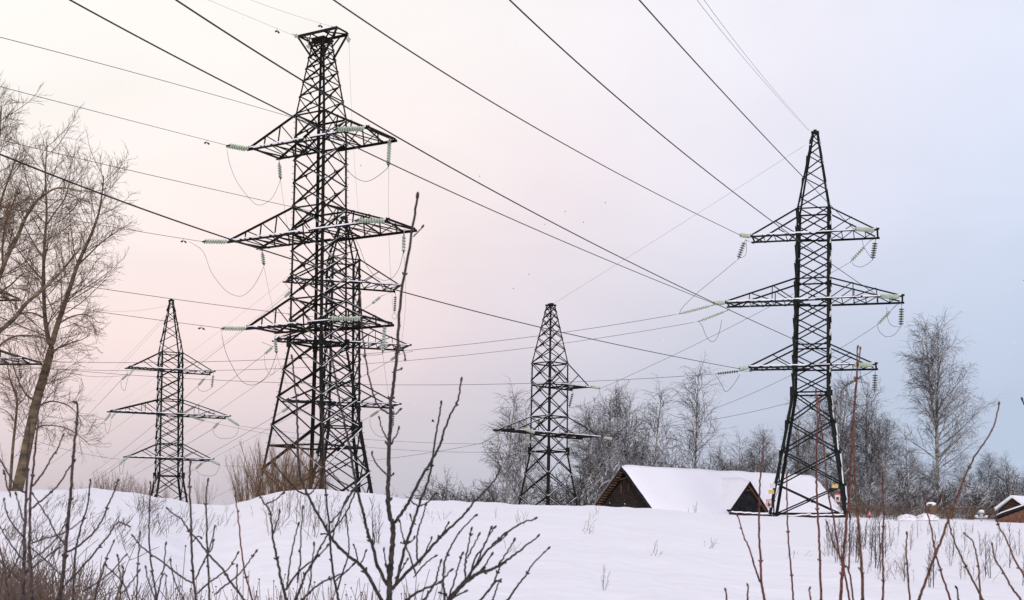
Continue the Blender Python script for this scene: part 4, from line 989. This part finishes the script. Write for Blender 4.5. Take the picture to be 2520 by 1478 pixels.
# ------------------------------------------------------------------ little saplings and weeds on the snow slope
TS = [(6, .26, .6, .08, .05, .006, 3), (5, .11, .6, .1, .02, .0045, 2)]
for i in range(4):
    rn = random.Random(80+i); b = MB(); q = strand(rn, V((0, 0, -.08)), V((0, 0, 1)), 1.08, 8, .04, .05); b.tube(q, .013, .004, n=4)
    if i % 2: q2 = strand(rn, V((.04, .02, -.08)), V((.18, .1, 1)).normalized(), .85, 7, .05, .05); b.tube(q2, .010, .004, n=4); ramify(rn, b, q2, .85*1.8, 0, TS)
    ramify(rn, b, q, 3.2, 0, TS)
    protos['sap%d' % i] = [b.build('sapling', M['sapling'], None), False]
def sapling(i, frame, x, yb, yt, label, group):
    (px, py), (_, pt) = fr(frame, [(x, yb), (x, yt)]); g0 = ghit(px, py); h = (py-pt)*g0.y/F
    r, used = protos['sap%d' % (i % 4)]; o = r if not used else copy_tree(r); protos['sap%d' % (i % 4)][1] = True
    o.location = g0; s = h; o.scale = (max(s*.9, .3), max(s*.9, .3), s); o.rotation_euler = (0, 0, i*1.9); tag(o, label, 'sapling', group)
SR = tuple((990+(k*37) % 480, 520+(k*53) % 210, 352+(k*29) % 60) for k in range(22))+((1000, 530, 360), (1050, 560, 372), (1090, 520, 350), (1130, 600, 375), (1190, 640, 370), (1235, 640, 368), (1330, 700, 360), (1365, 730, 365), (1400, 770, 372), (1440, 640, 380), (1280, 560, 370), (1480, 560, 370), (1590, 830, 560), (1640, 590, 390),
    (1690, 500, 370), (1790, 880, 560), (1815, 885, 480), (1770, 470, 365), (1860, 480, 372), (1920, 490, 370), (1970, 640, 380), (1945, 720, 520), (2030, 820, 600), (2120, 460, 376), (2220, 800, 480), (2260, 810, 560), (2295, 700, 470), (2330, 560, 390), (2410, 730, 390), (2480, 640, 430), (2510, 870, 600), (2180, 640, 450), (2060, 600, 400), (1540, 480, 365))
for i, (x, yb, yt) in enumerate(SR):
    lb = 'bare dark sapling in the thick clump on the snow slope below the right pylon' if x < 1500 else 'bare thin sapling poking out of the snow slope at the far right'
    sapling(i, 'T6', x, yb, yt, lb, 'saplings on the right snow slope, clump below the pylon' if x < 1500 else 'saplings on the right snow slope, far right')
for i, (x, yb, yt) in enumerate(((695, 1260, 1218), (712, 1275, 1218), (730, 1290, 1222), (748, 1300, 1226), (765, 1285, 1222), (782, 1300, 1225), (800, 1290, 1230), (818, 1305, 1238), (835, 1312, 1250), (672, 1262, 1225), (850, 1300, 1245))):
    sapling(i, 'D', x, yb, yt, 'thin bare sapling on the snow mound under the tallest pylon', 'saplings on the mound under the tallest pylon')
for i, (x, yb, yt) in enumerate(((918, 1352, 1230), (932, 1340, 1245), (1220, 1278, 1252), (1485, 1455, 1395), (1695, 1248, 1228), (1712, 1250, 1215))):
    sapling(i, 'D', x, yb, yt, ('tallest bare sapling on the open slope right of the tallest pylon', 'bare sapling close beside the tallest one on the open slope', 'small bare weed on the crest below the smaller middle pylon', 'pale bushy weed alone in the lower middle of the snow slope', 'tiny weed before the barn roof, left one', 'thin weed before the barn roof, right one')[i], 'lone weeds on the open slope')
rn = random.Random(99); b = MB()
def weed_patch(n, box, hmin, hmax, lean, r=.004, tw=2):
    for i_ in range(n):
        if i_ % 7 == 0: cx_, cy_ = rn.uniform(box[0], box[2]), rn.uniform(box[1], box[3])
        px, py = rn.gauss(cx_, 13), min(box[3]+6, max(box[1], rn.gauss(cy_, 5)))
        g0 = ghit(px, py); h = rn.uniform(hmin, hmax)
        q = strand(rn, g0-V((0, 0, .03)), V((rn.gauss(lean, .35), rn.gauss(0, .3), 1)).normalized(), h, 4, .12, -.03); b.tube(q, r, r*.5, n=3, cap=False)
        for k in range(tw):
            p, d = along(q, rn.uniform(.3, .98)); b.tube(strand(rn, p, (d+rdir(rn)*.6).normalized(), h*rn.uniform(.2, .45), 3, .15, 0), r*.7, r*.4, n=3, cap=False)
weed_patch(250, (0, 1224, 420, 1370, None), .12, .42, .5, .0045, 3)
weed_patch(90, (340, 1247, 560, 1320, None), .2, .55, .3, .005, 2)
weed_patch(90, (640, 1225, 880, 1330, None), .2, .5, .1, .005, 2)
weed_patch(49, (880, 1245, 1700, 1330, None), .12, .4, .2, .0045, 1)
weed_patch(28, (900, 1300, 2000, 1460, None), .08, .3, .3, .004, 1)
weed_patch(160, (2020, 1300, 2520, 1440, None), .15, .5, .0, .004, 2)
tag(b.build('dry_grass', M['weed']), 'dry weed stalks scattered over the snow', None, None, 'stuff')
b = MB()
for _ in range(680):                                          # tangled undergrowth in the lower left corner
    d = rn.uniform(6, 13); px = abs(rn.gauss(0, 1))*130-60; py = 1492-abs(rn.gauss(0, 1))*62*max(.1, 1-max(px, 0)/380)
    p = at(px, py, d); g0 = V((p.x+rn.uniform(-.3, .3), p.y, ground(p.x, p.y))); 
    q = strand(rn, g0, (V((rn.gauss(0, .35), rn.gauss(0, .3), 1))).normalized(), max(.25, (p.z-g0.z)*1.15), 5, .13, .0); b.tube(q, .0045, .002, n=3, cap=False)
    for k in range(2):
        s_, d_ = along(q, rn.uniform(.35, .95)); b.tube(strand(rn, s_, (d_+rdir(rn)*.8).normalized(), rn.uniform(.1, .3), 3, .2, .03), .003, .0015, n=3, cap=False)
for _ in range(230):
    d = rn.uniform(7, 13); px = rn.uniform(250, 1080); py = 1488-abs(rn.gauss(0, 1))*30
    p = at(px, py, d); g0 = V((p.x, p.y, ground(p.x, p.y))); h = max(.15, (p.z-g0.z)*1.1)
    q = strand(rn, g0, V((rn.gauss(0, .2), 0, 1)).normalized(), h, 4, .1, .0); b.tube(q, .004, .002, n=3, cap=False)
    if rn.random() < .3: b.ball(q[-1], .006, rdir(rn), 1.6, n=5, k=3)
tag(b.build('undergrowth', M['weed']), 'tangled brown undergrowth along the lower left edge', None, None, 'stuff')

# ------------------------------------------------------------------ shoots and saplings close to the camera
def shoot(label, Y, strands, mt, w, group, seed):
    """strands: (frame, image points base to tip, width at base, width at tip [px]); the first one is the stem and is carried down to the snow"""
    rnd = random.Random(seed); root = None; st = 0
    for si, (f_, pts, w0, w1) in enumerate(strands):
        q = fr(f_, pts); c = curve_pts(q, 7*(len(q)-1) if len(q) > 2 else 8); n = len(c)
        ln = sum(math.hypot(c[i+1][0]-c[i][0], c[i+1][1]-c[i][1]) for i in range(n-1))*Y/F
        tipdy = rnd.uniform(-.35, .35)*ln if si else rnd.uniform(-.15, .15)*ln
        W_ = []
        for i, (x, y) in enumerate(c):
            t = i/(n-1); W_.append(at(x, y, Y+tipdy*t*t))
        for i in range(1, n-1): W_[i] = W_[i]+rdir(rnd)*.0016
        if root is None:
            gz = ground(W_[0].x, W_[0].y); root = empty('shoot' if len(strands) == 1 else 'shrub', (W_[0].x, W_[0].y, gz)); tag(root, label, 'shrub' if len(strands) > 1 else 'twig', group)
        b = MB(); k2 = Y/F/2*w; R0, R1 = w0*k2, max(w1*k2, .0014)
        if q[0][1] > 1465:                                     # leaves the bottom of the picture: carry it down to the snow
            d = (W_[0]-W_[1]).normalized(); gz = ground(W_[0].x, W_[0].y); hgt = max(.15, W_[0].z-gz)
            low = W_[0]+V((d.x*.3*hgt, d.y*.3*hgt, -hgt*.55)); W_ = [V((low.x+d.x*.1, low.y, gz-.05)), low]+W_
        n = len(W_); rs_ = [R0+(R1-R0)*(i/(n-1))**.9 for i in range(n)]
        b.tube(W_, 0, rs=rs_, n=7)
        L_ = .0; nxt = rnd.uniform(.04, .1); alt = 0
        for i in range(1, n):                                  # leaf scars and buds, then the end bud
            L_ += (W_[i]-W_[i-1]).length
            if L_ > nxt and i < n-1 and W_[i].z > EYE-.6:
                d = (W_[i+1]-W_[i-1]).normalized(); s_, u_ = perp(d); o = rot(s_, d, alt*1.57+rnd.uniform(-.3, .3)); alt += 1; r = rs_[i]
                b.ball(W_[i], r*1.35, d, 1.1, n=6, k=4)
                for sg in ((-1, 1) if rnd.random() < .55 else (1,)):
                    b.ball(W_[i]+o*(sg*r*1.5)+d*r*.9, max(.0026, r*.62), (d+o*sg*.6).normalized(), 1.9, n=5, k=4)
                nxt = L_+rnd.uniform(.07, .15)
        d = (W_[-1]-W_[-2]).normalized(); b.ball(W_[-1]+d*R1*1.5, max(R1*1.7, .0036), d, 2.1, n=6, k=5)
        b.build('stem' if si == 0 else 'branch', M[mt], root, smooth=True)
    return root
GF = 'bare shrubs close to the camera'
G3 = 'bare shoots at lower left, close to the camera'
T4 = 'T4'
shoot('central bare sapling with a tall straight stem and many forks, in front of everything', 4.0, [
    (T4, [(840, 1480), (845, 1350), (855, 1200), (868, 1050), (868, 920), (845, 850), (833, 700), (835, 560), (843, 330), (852, 100), (855, 0), (880, -150), (905, -420), (925, -730), (1000, -1180), (1049, -1490)], 15, 5.5),
    (T4, [(870, 915), (940, 830), (1000, 730), (1080, 570), (1160, 440), (1220, 320), (1250, 220), (1290, 120), (1350, 0), (1373, -140)], 8.5, 4),
    (T4, [(868, 1400), (900, 1330), (960, 1080), (1010, 930), (1060, 780), (1110, 650), (1140, 560), (1180, 300), (1205, 150), (1225, 30)], 8.5, 4),
    (T4, [(860, 1400), (930, 1320), (1050, 1200), (1150, 1090), (1230, 1000), (1320, 920), (1400, 840), (1470, 750), (1560, 660), (1620, 590), (1655, 520)], 9, 3.5),
    (T4, [(835, 1385), (760, 1230), (720, 1080), (680, 960), (650, 830), (610, 690), (590, 590), (560, 400), (530, 250), (500, 120), (475, 0), (440, -200), (418, -330)], 9, 4),
    (T4, [(845, 108), (790, 70), (750, 25), (710, -90), (670, -280), (640, -560), (625, -780)], 5, 3.5),
    (T4, [(850, 108), (890, 105), (920, 75)], 4, 3), (T4, [(840, 312), (810, 260), (785, 200), (770, 140)], 4, 3), (T4, [(862, 312), (895, 260), (912, 215)], 4, 3),
    (T4, [(828, 553), (775, 510), (735, 450), (715, 400)], 4.5, 3.2), (T4, [(830, 555), (852, 562), (870, 550)], 4, 3),
    (T4, [(862, -200), (900, -215), (930, -225)], 3.5, 3), (T4, [(895, -480), (915, -400), (950, -350), (960, -300)], 3.5, 3), (T4, [(1018, -1200), (1050, -1230), (1085, -1272)], 3.5, 2.5),
    (T4, [(1065, 785), (1130, 755), (1160, 720), (1185, 690)], 4, 3), (T4, [(1063, 785), (1020, 765), (1000, 740)], 4, 3), (T4, [(1040, 920), (1015, 905), (1000, 860)], 4, 3),
    (T4, [(965, 1062), (1000, 1050), (1025, 1022)], 4, 3), (T4, [(962, 1062), (930, 1055)], 3.5, 3), (T4, [(1230, 1005), (1250, 960), (1278, 912)], 4.5, 3),
    (T4, [(598, 648), (545, 720), (480, 830), (415, 900)], 5, 3.2), (T4, [(602, 655), (545, 790), (480, 900), (425, 965)], 4.5, 3), (T4, [(592, 655), (540, 630), (480, 600), (405, 520)], 4.5, 3),
    (T4, [(1050, 1200), (1045, 1050), (1060, 950), (1090, 860), (1110, 780)], 5, 3.2), (T4, [(880, 1320), (930, 1260), (975, 1180)], 4.5, 3), (T4, [(1020, 1310), (1100, 1215), (1180, 1155)], 4.5, 3),
    (T4, [(1040, 1290), (1005, 1180), (965, 1080), (940, 1000), (920, 900)], 5, 3), (T4, [(1060, 1220), (1110, 1120), (1153, 1025)], 4, 3), (T4, [(722, 1085), (735, 1030), (728, 1000)], 4, 3), (T4, [(715, 1040), (690, 1018)], 3.5, 3),
    (T4, [(830, 1290), (815, 1190), (803, 1110)], 4, 3)], 'bark_stem', 1.0, GF, 1)
shoot('forked bare sapling in front of the tallest pylon base, left of the central one', 4.4, [
    (T4, [(785, 1480), (700, 1320), (620, 1210), (540, 1150), (430, 1040), (390, 970), (320, 850), (240, 700), (190, 570), (170, 400), (165, 200), (160, 30), (140, -180), (125, -310)], 9.5, 3.8),
    (T4, [(240, 703), (170, 670), (120, 620), (80, 580), (0, 480)], 5, 3.5), (T4, [(245, 702), (275, 680), (292, 655)], 4.5, 3), (T4, [(425, 1040), (440, 950), (470, 880), (510, 760), (560, 690)], 4.5, 3),
    (T4, [(408, 1000), (370, 990), (345, 990)], 4.5, 3.5), (T4, [(620, 1212), (650, 1180), (668, 1120)], 4, 3), (T4, [(610, 1195), (600, 1130), (582, 1075)], 4, 3)], 'bark_stem', 1.0, GF, 2)
shoot('slim bare shoot crossing the centre legs of the tallest pylon', 4.8, [(T4, [(470, 1480), (450, 1390), (430, 1290), (410, 1100), (400, 930), (385, 780), (370, 600), (360, 350), (345, 120), (325, 45)], 7, 3.2),
    (T4, [(455, 1420), (500, 1270), (540, 1150), (545, 1050), (525, 860)], 4.5, 3), (T4, [(440, 1340), (520, 1270), (580, 1215)], 4.5, 3)], 'bark_stem', 1.0, GF, 3)
shoot('bushy bare shrub with knobbly twigs at the bottom, right of the leftmost group', 3.6, [
    (T4, [(150, 1480), (190, 1380), (230, 1280), (290, 1180), (360, 1040), (400, 985)], 8, 3.5), (T4, [(85, 1480), (60, 1390), (40, 1300), (10, 1150), (-17, 1000), (-37, 830), (-80, 760), (-115, 700)], 8.5, 3.5),
    (T4, [(90, 1400), (100, 1280), (130, 1080), (173, 920)], 5, 3.2), (T4, [(165, 1350), (185, 1200), (190, 1050), (205, 800)], 5, 3), (T4, [(60, 1420), (180, 1260), (300, 1170), (385, 1080)], 6, 3.2),
    (T4, [(200, 1480), (310, 1370), (430, 1310), (520, 1270), (580, 1210)], 6, 3), (T4, [(250, 1420), (275, 1200), (288, 1070)], 4.5, 3), (T4, [(-20, 1000), (15, 900), (35, 825)], 4.5, 3), (T4, [(-65, 770), (0, 740), (60, 690)], 4, 3)], 'bark_stem', 1.0, GF, 4)
shoot('spreading knobbly shrub fanning out to the right at the bottom centre', 3.5, [
    (T4, [(1285, 1480), (1330, 1420), (1400, 1350), (1500, 1280), (1620, 1240), (1700, 1190), (1820, 1100), (1935, 1010)], 14, 3.5),
    (T4, [(1340, 1405), (1480, 1230), (1560, 1120), (1680, 1000), (1780, 930), (1830, 905), (1915, 878)], 7, 3.5), (T4, [(1400, 1340), (1440, 1290), (1510, 1150), (1560, 1030), (1615, 945)], 6, 3.2),
    (T4, [(1400, 1320), (1405, 1180), (1425, 1080), (1447, 960)], 5.5, 3.2), (T4, [(1290, 1440), (1330, 1300), (1360, 1200), (1380, 1138)], 5, 3.2), (T4, [(1430, 1320), (1470, 1180), (1540, 1080), (1592, 950)], 5.5, 3.2), (T4, [(1420, 1170), (1460, 1080), (1502, 998)], 4.5, 3),
    (T4, [(1250, 1440), (1240, 1330), (1250, 1200), (1280, 1120), (1340, 1010), (1400, 930), (1478, 855)], 6.5, 3.2), (T4, [(1640, 1230), (1700, 1140), (1762, 1038)], 5, 3.2), (T4, [(1490, 1290), (1560, 1200), (1597, 1143)], 5, 3.2),
    (T4, [(1290, 1470), (1400, 1415)], 5, 4), (T4, [(1262, 1440), (1225, 1425)], 4, 3), (T4, [(1560, 1110), (1650, 1050), (1700, 1000)], 4, 3)], 'bark_stem', 1.0, GF, 5)
shoot('lone slanting bare twig rising right of the fan-shaped shrub', 3.9, [(T4, [(1705, 1490), (1790, 1370), (1850, 1290), (1900, 1210), (2014, 1098)], 6, 3)], 'bark_stem', 1.0, GF, 6)
shoot('slanting bare twig between the fan-shaped shrub and the lone twig', 3.7, [(T4, [(1505, 1490), (1600, 1370), (1640, 1280), (1660, 1230), (1685, 1205)], 6, 3), (T4, [(1560, 1430), (1620, 1350), (1652, 1335)], 4, 3)], 'bark_stem', 1.0, GF, 7)
shoot('short knobbly twig at the bottom edge, far right of the fan-shaped shrub', 3.7, [(T4, [(1600, 1490), (1630, 1400), (1655, 1335)], 5, 3)], 'bark_stem', 1.0, GF, 8)
shoot('thick bent branch coming up from the bottom just right of the central sapling', 3.3, [(T4, [(960, 1490), (1020, 1440), (1100, 1395), (1220, 1340), (1295, 1260)], 9, 3.5), (T4, [(1090, 1490), (1150, 1400), (1185, 1340), (1200, 1270), (1222, 1195)], 7, 3.5)], 'bark_stem', 1.0, GF, 9)
T3 = 'T3'
shoot('thickest stem in the lower left corner with several side branches', 3.8, [
    (T3, [(165, 1490), (175, 1300), (180, 1150), (182, 980), (195, 700), (205, 400), (215, 180)], 12, 4), (T3, [(190, 690), (120, 640), (60, 540), (0, 440), (-60, 380)], 5.5, 3.5), (T3, [(170, 1010), (100, 930), (50, 830), (30, 740)], 5, 3.2), (T3, [(175, 900), (140, 780), (120, 700)], 4.5, 3),
    (T3, [(165, 1345), (80, 1270), (0, 1190), (-60, 1150)], 5, 3.5), (T3, [(168, 1180), (90, 1080), (0, 940)], 5, 3), (T3, [(185, 1205), (330, 1110), (430, 1000), (470, 930), (500, 840)], 4.5, 3), (T3, [(80, 720), (50, 630), (32, 535)], 4.5, 3.5)], 'stem', 1.0, G3, 11)
shoot('tall stem second from the left in the lower left corner, its branch curving up right', 4.1, [
    (T3, [(238, 1490), (228, 1300), (218, 1100), (222, 850), (228, 650), (262, 350), (275, 200), (285, 30)], 9.5, 3.5), (T3, [(230, 645), (300, 560), (380, 430), (430, 350), (462, 268)], 5, 3), (T3, [(228, 805), (330, 720), (430, 630), (490, 530), (548, 455)], 5, 3.5),
    (T3, [(230, 1062), (340, 1020), (450, 990), (540, 940), (610, 885)], 4.5, 3), (T3, [(232, 1245), (370, 1140), (475, 1068)], 4.5, 3), (T3, [(222, 1085), (320, 1170), (440, 1280)], 4, 3)], 'stem', 1.0, G3, 12)
shoot('tall bare stem in front of the left snow crest, ending in a pale bud', 4.3, [
    (T3, [(435, 1490), (465, 1300), (490, 1050), (510, 800), (530, 600), (545, 350), (565, 200), (570, 50), (560, 20)], 10.5, 4.5), (T3, [(490, 1130), (590, 1070), (690, 980), (750, 890), (800, 770), (850, 660), (868, 600)], 5.5, 3.5), (T3, [(475, 1062), (420, 1000), (370, 900), (320, 820), (245, 700)], 4.5, 3),
    (T3, [(470, 1380), (600, 1240), (720, 1100), (800, 1000), (857, 910), (900, 910), (950, 932)], 5.5, 3)], 'stem', 1.0, G3, 13)
shoot('slender knobbly shoot in front of the slope, right of the pale-budded stem', 4.6, [(T3, [(540, 1490), (550, 1200), (570, 1050), (600, 930), (640, 800), (660, 650), (668, 605)], 6, 3.4)], 'stem', 1.0, G3, 14)
shoot('short budded shoot pair at the bottom, left of the small pylon', 4.2, [(T3, [(690, 1490), (740, 1320), (790, 1160), (837, 1050)], 5, 3), (T3, [(620, 1410), (700, 1360), (830, 1260), (925, 1150)], 4.5, 3)], 'stem', 1.0, G3, 15)
shoot('straight thin shoot rising to the legs of the pointed pylon', 4.7, [(T3, [(1160, 1490), (1140, 1370), (1120, 1250), (1100, 1050), (1100, 850), (1105, 700), (1110, 620)], 5.5, 3), ], 'stem', 1.0, G3, 16)
shoot('straight knobbly shoot just right of the pointed pylon, taller one of two', 4.2, [(T3, [(1445, 1490), (1425, 1300), (1410, 1050), (1410, 880), (1400, 700), (1398, 550), (1405, 465)], 7, 4), (T3, [(1440, 1325), (1510, 1180), (1560, 1050), (1582, 943)], 4.5, 3), (T3, [(1430, 1360), (1330, 1300), (1200, 1200), (1100, 1130), (1030, 1070), (983, 1008)], 5, 3.2), (T3, [(1445, 1435), (1540, 1350), (1610, 1300), (1690, 1240), (1752, 1135)], 5, 3), (T3, [(1412, 1060), (1450, 1010), (1480, 1015)], 3.5, 3)], 'stem', 1.0, G3, 17)
shoot('straight knobbly shoot right of the pointed pylon, shorter one of two', 4.5, [(T3, [(1545, 1490), (1535, 1200), (1525, 950), (1520, 720), (1533, 600)], 6, 3.5), (T3, [(1540, 1130), (1565, 1090), (1572, 1045)], 4, 3)], 'stem', 1.0, G3, 18)
shoot('bare branch sloping down to the right below the pointed pylon', 4.0, [(T3, [(1810, 1490), (1700, 1340), (1640, 1250), (1540, 1140), (1460, 1040), (1390, 960), (1340, 880), (1290, 850), (1240, 808)], 6.5, 3.2), (T3, [(1580, 1440), (1660, 1370), (1750, 1300), (1830, 1200), (1887, 1122)], 5, 3), (T3, [(1745, 1420), (1748, 1230)], 4, 3)], 'stem', 1.0, G3, 19)
shoot('thin dark red shoot in the gap left of the tallest pylon', 4.6, [(T3, [(1865, 1490), (1810, 1290), (1780, 1100), (1765, 950), (1750, 830), (1735, 715)], 5, 2.8)], 'red_stem', 1.0, G3, 20)
shoot('small budded shoot at the bottom edge below the slope weeds, leftmost of three', 3.9, [(T3, [(880, 1490), (905, 1300), (908, 1240)], 4.5, 3), (T3, [(895, 1370), (880, 1250), (868, 1158)], 4, 3)], 'stem', 1.0, G3, 21)
shoot('small budded shoot at the bottom edge below the slope weeds, middle of three', 3.9, [(T3, [(1005, 1490), (1015, 1250), (1032, 988)], 4.5, 3)], 'stem', 1.0, G3, 22)
shoot('small budded shoot at the bottom edge below the slope weeds, rightmost of three', 4.0, [(T3, [(1150, 1490), (1180, 1350), (1205, 1240), (1222, 1068)], 5, 3), (T3, [(1140, 1460), (1090, 1330), (1075, 1240)], 4, 3), (T3, [(1350, 1470), (1290, 1340), (1258, 1190)], 4, 3)], 'stem', 1.0, G3, 23)
shoot('bent twig sprouting at the bottom, between the slope weeds and the thick corner stems', 3.8, [(T3, [(960, 1490), (920, 1370), (850, 1290), (785, 1225)], 4.5, 3), (T3, [(890, 1440), (970, 1340), (1022, 1268)], 4, 3)], 'stem', 1.0, G3, 24)
shoot('pair of close parallel twigs at the very left edge of the photo', 4.3, [(T3, [(60, 1490), (40, 1300), (10, 1150), (-40, 1000)], 5, 3), (T3, [(45, 1330), (120, 1200), (165, 1050)], 4, 3)], 'stem', 1.0, G3, 25)
T6 = 'T6'; GR = 'reddish shoots at lower right, close to the camera'
for i, (lb, Y, mt_, ss) in enumerate((
    ('red shoot with a side fork rising before the barn roof, left of the small gable', 5.0, 'red_stem', [(T6, [(505, 985), (480, 850), (470, 650), (460, 450), (460, 200), (470, 0), (488, -130), (492, -275)], 7, 3), (T6, [(475, 850), (420, 700), (380, 560), (340, 480), (293, 322)], 5, 3)]),
    ('thin pale red shoot standing in front of the right pylon left legs', 5.4, 'red_stem', [(T6, [(727, 985), (710, 760), (690, 560), (678, 300), (675, 60), (672, 10)], 5, 3)]),
    ('dark red shoot before the middle of the right pylon base', 5.0, 'red_stem', [(T6, [(942, 985), (935, 700), (925, 480), (910, 200), (905, 0), (905, -250), (915, -390), (910, -520), (902, -650)], 6.5, 3)]),
    ('thick dark red shoot leaning right, taller of the close pair right of the pylon', 4.5, 'red_stem', [(T6, [(1093, 985), (1110, 700), (1130, 450), (1155, 200), (1165, 0), (1185, -350), (1205, -600), (1218, -800), (1226, -985)], 8.5, 3.2)]),
    ('thick brown shoot, second of the close pair right of the pylon', 4.6, 'brown_stem', [(T6, [(1268, 985), (1255, 700), (1240, 500), (1225, 300), (1205, 0), (1195, -300), (1205, -560), (1225, -800), (1246, -975)], 8, 3.2), (T6, [(1264, 960), (1266, 820), (1258, 660)], 5, 3)]),
    ('thin red shoot leaning left across the right pylon leg', 5.0, 'red_stem', [(T6, [(1165, 985), (1120, 750), (1080, 600), (1040, 350), (1000, 150), (980, 0), (960, -250), (935, -450), (918, -585)], 5.5, 3)]),
    ('forked thin red shoot in front of the slope saplings below the right pylon', 4.7, 'red_stem', [(T6, [(1195, 985), (1160, 760), (1120, 690), (1040, 540), (990, 380)], 5, 3), (T6, [(1160, 765), (1165, 500), (1168, 350)], 4.5, 3)]),
    ('dark red upright shoot left of the snow-buried bushes', 5.2, 'red_stem', [(T6, [(1420, 985), (1425, 800), (1420, 550), (1430, 300), (1420, 50), (1422, -10)], 6, 3)]),
    ('short brown shoot with an end bud in the middle of the right slope', 4.8, 'brown_stem', [(T6, [(1632, 985), (1610, 700), (1605, 560), (1610, 465)], 5, 3.5)]),
    ('long reddish shoot leaning far right across the tallest birch', 4.4, 'brown_stem', [(T6, [(1697, 985), (1750, 840), (1830, 620), (1890, 480), (1930, 350), (1980, 220), (2030, 90), (2065, 0), (2130, -130), (2230, -280), (2290, -390), (2325, -545)], 7.5, 3.4)]),
    ('red shoot leaning left, crossing the long leaning shoot', 4.8, 'red_stem', [(T6, [(1950, 985), (1880, 770), (1830, 600), (1800, 430), (1760, 270), (1735, 140)], 5.5, 3)]),
    ('brown shoot leaning left from the bottom right, crossing the brown block pillar', 4.6, 'brown_stem', [(T6, [(2205, 985), (2170, 920), (2080, 740), (2020, 610), (1960, 470), (1930, 330), (1880, 170)], 6, 3)]),
    ('hooked reddish twig on the right slope, bent over at its tip', 4.5, 'brown_stem', [(T6, [(2182, 985), (2165, 720), (2140, 580), (2115, 510), (2063, 463)], 5, 3)]),
    ('brown shoot leaning left at the right side of the slope', 4.6, 'brown_stem', [(T6, [(2510, 990), (2420, 870), (2340, 730), (2290, 640), (2273, 548)], 6, 3)]),
    ('brown shoot leaning left in front of the shed, cut by the right edge', 4.7, 'brown_stem', [(T6, [(2620, 985), (2520, 790), (2440, 640), (2380, 500), (2320, 390), (2288, 278)], 6, 3)]),
    ('stub of a red shoot at the bottom edge, leftmost on the right half', 4.4, 'red_stem', [(T6, [(210, 990), (205, 940), (200, 903)], 5, 3.5)]),
    ('red stub with an end bud at the bottom edge, left of the forked red shoot', 4.4, 'red_stem', [(T6, [(368, 990), (370, 930), (374, 868)], 5.5, 3.5)]),
    ('red stub at the bottom edge just left of the dark red middle shoot', 4.4, 'red_stem', [(T6, [(866, 990), (858, 940), (850, 893)], 5, 3.5)]),
    ('dark stub at the bottom edge on the right slope, below the hooked twig', 4.4, 'bark_stem', [(T6, [(2012, 990), (2006, 940), (1999, 885)], 5, 3.5)]),
    ('tip of a dark twig entering at the right edge beside the tallest birch', 4.0, 'bark_stem', [(T6, [(2700, 60), (2580, -300), (2540, -500), (2508, -580)], 6, 3.5)]))):
    shoot(lb, Y, ss, mt_, 1.0, GR, 60+i)

# ------------------------------------------------------------------ birds
def bird(px, py, Y, span, label, rz, lift):
    c = at(px, py, Y); b = MB(); fw = V((math.cos(rz), math.sin(rz)*.3, .1)).normalized(); sd_ = fw.cross(up).normalized()
    b.tube([c-fw*span*.3, c-fw*span*.15, c, c+fw*span*.14, c+fw*span*.22], 0, rs=[span*.03, span*.05, span*.075, span*.05, span*.01], n=7)
    b.poly([c-fw*span*.2-sd_*span*.02, c-fw*span*.2+sd_*span*.02, c-fw*span*.42+sd_*span*.07, c-fw*span*.42-sd_*span*.07], span*.012, up)
    root = empty('bird', tuple(c)); b.build('body', M['feather'], root, smooth=True)
    for s in (-1, 1):
        k = MB(); o = sd_*s; a0 = c+fw*span*.08+o*span*.05; a1 = c-fw*span*.1+o*span*.05; m0 = a0+o*span*.2+up*span*lift; m1 = a1+o*span*.2+up*span*lift; t = c-fw*span*.12+o*span*.5+up*span*lift*1.3
        k.poly([a0, m0, m1, a1], span*.02, up); k.poly([m0, t, m1], span*.014, up); k.build('wing', M['feather'], root)
    tag(root, label, 'bird', 'birds in the sky')
bird(1065, 1038, 140, .78, 'nearest bird with raised wings, low between the tallest and the middle pylon', 2.6, .22)
for px, py, lb in ((888, 408, 'bird speck just right of the tallest pylon upper right arm'), (1180, 435, 'highest bird speck in the middle of the sky'), (1490, 500, 'bird speck in the middle sky, rightmost above the thick cables'), (1391, 522, 'bird speck between the two long cables, upper left of a pair'),
        (1436, 548, 'bird speck between the two long cables, lower right of a pair'), (1340, 553, 'bird speck just left of the pair between the long cables'), (1302, 676, 'bird speck below the long cables, above the middle pylon'), (1263, 711, 'lowest bird speck in the sky, close to the middle pylon peak'), (2519, 691, 'dark bird speck at the right edge of the sky')):
    bird(px, py, 420, .95, lb, px*.7, .15)
# thin falling snow
b = MB(); rn = random.Random(12)
for _ in range(900):
    Y = rn.uniform(12, 75); p = at(rn.uniform(-100, 2620), rn.uniform(-50, 1380), Y)
    if p.z < ground(p.x, p.y)+.2: continue
    r = rn.uniform(.004, .009)*(.6+Y/60); b.ball(p, r, rdir(rn), rn.uniform(.8, 1.6), n=5, k=3)
tag(b.build('falling_snow', M['snow']), 'light snowflakes drifting in the air', None, None, 'stuff')
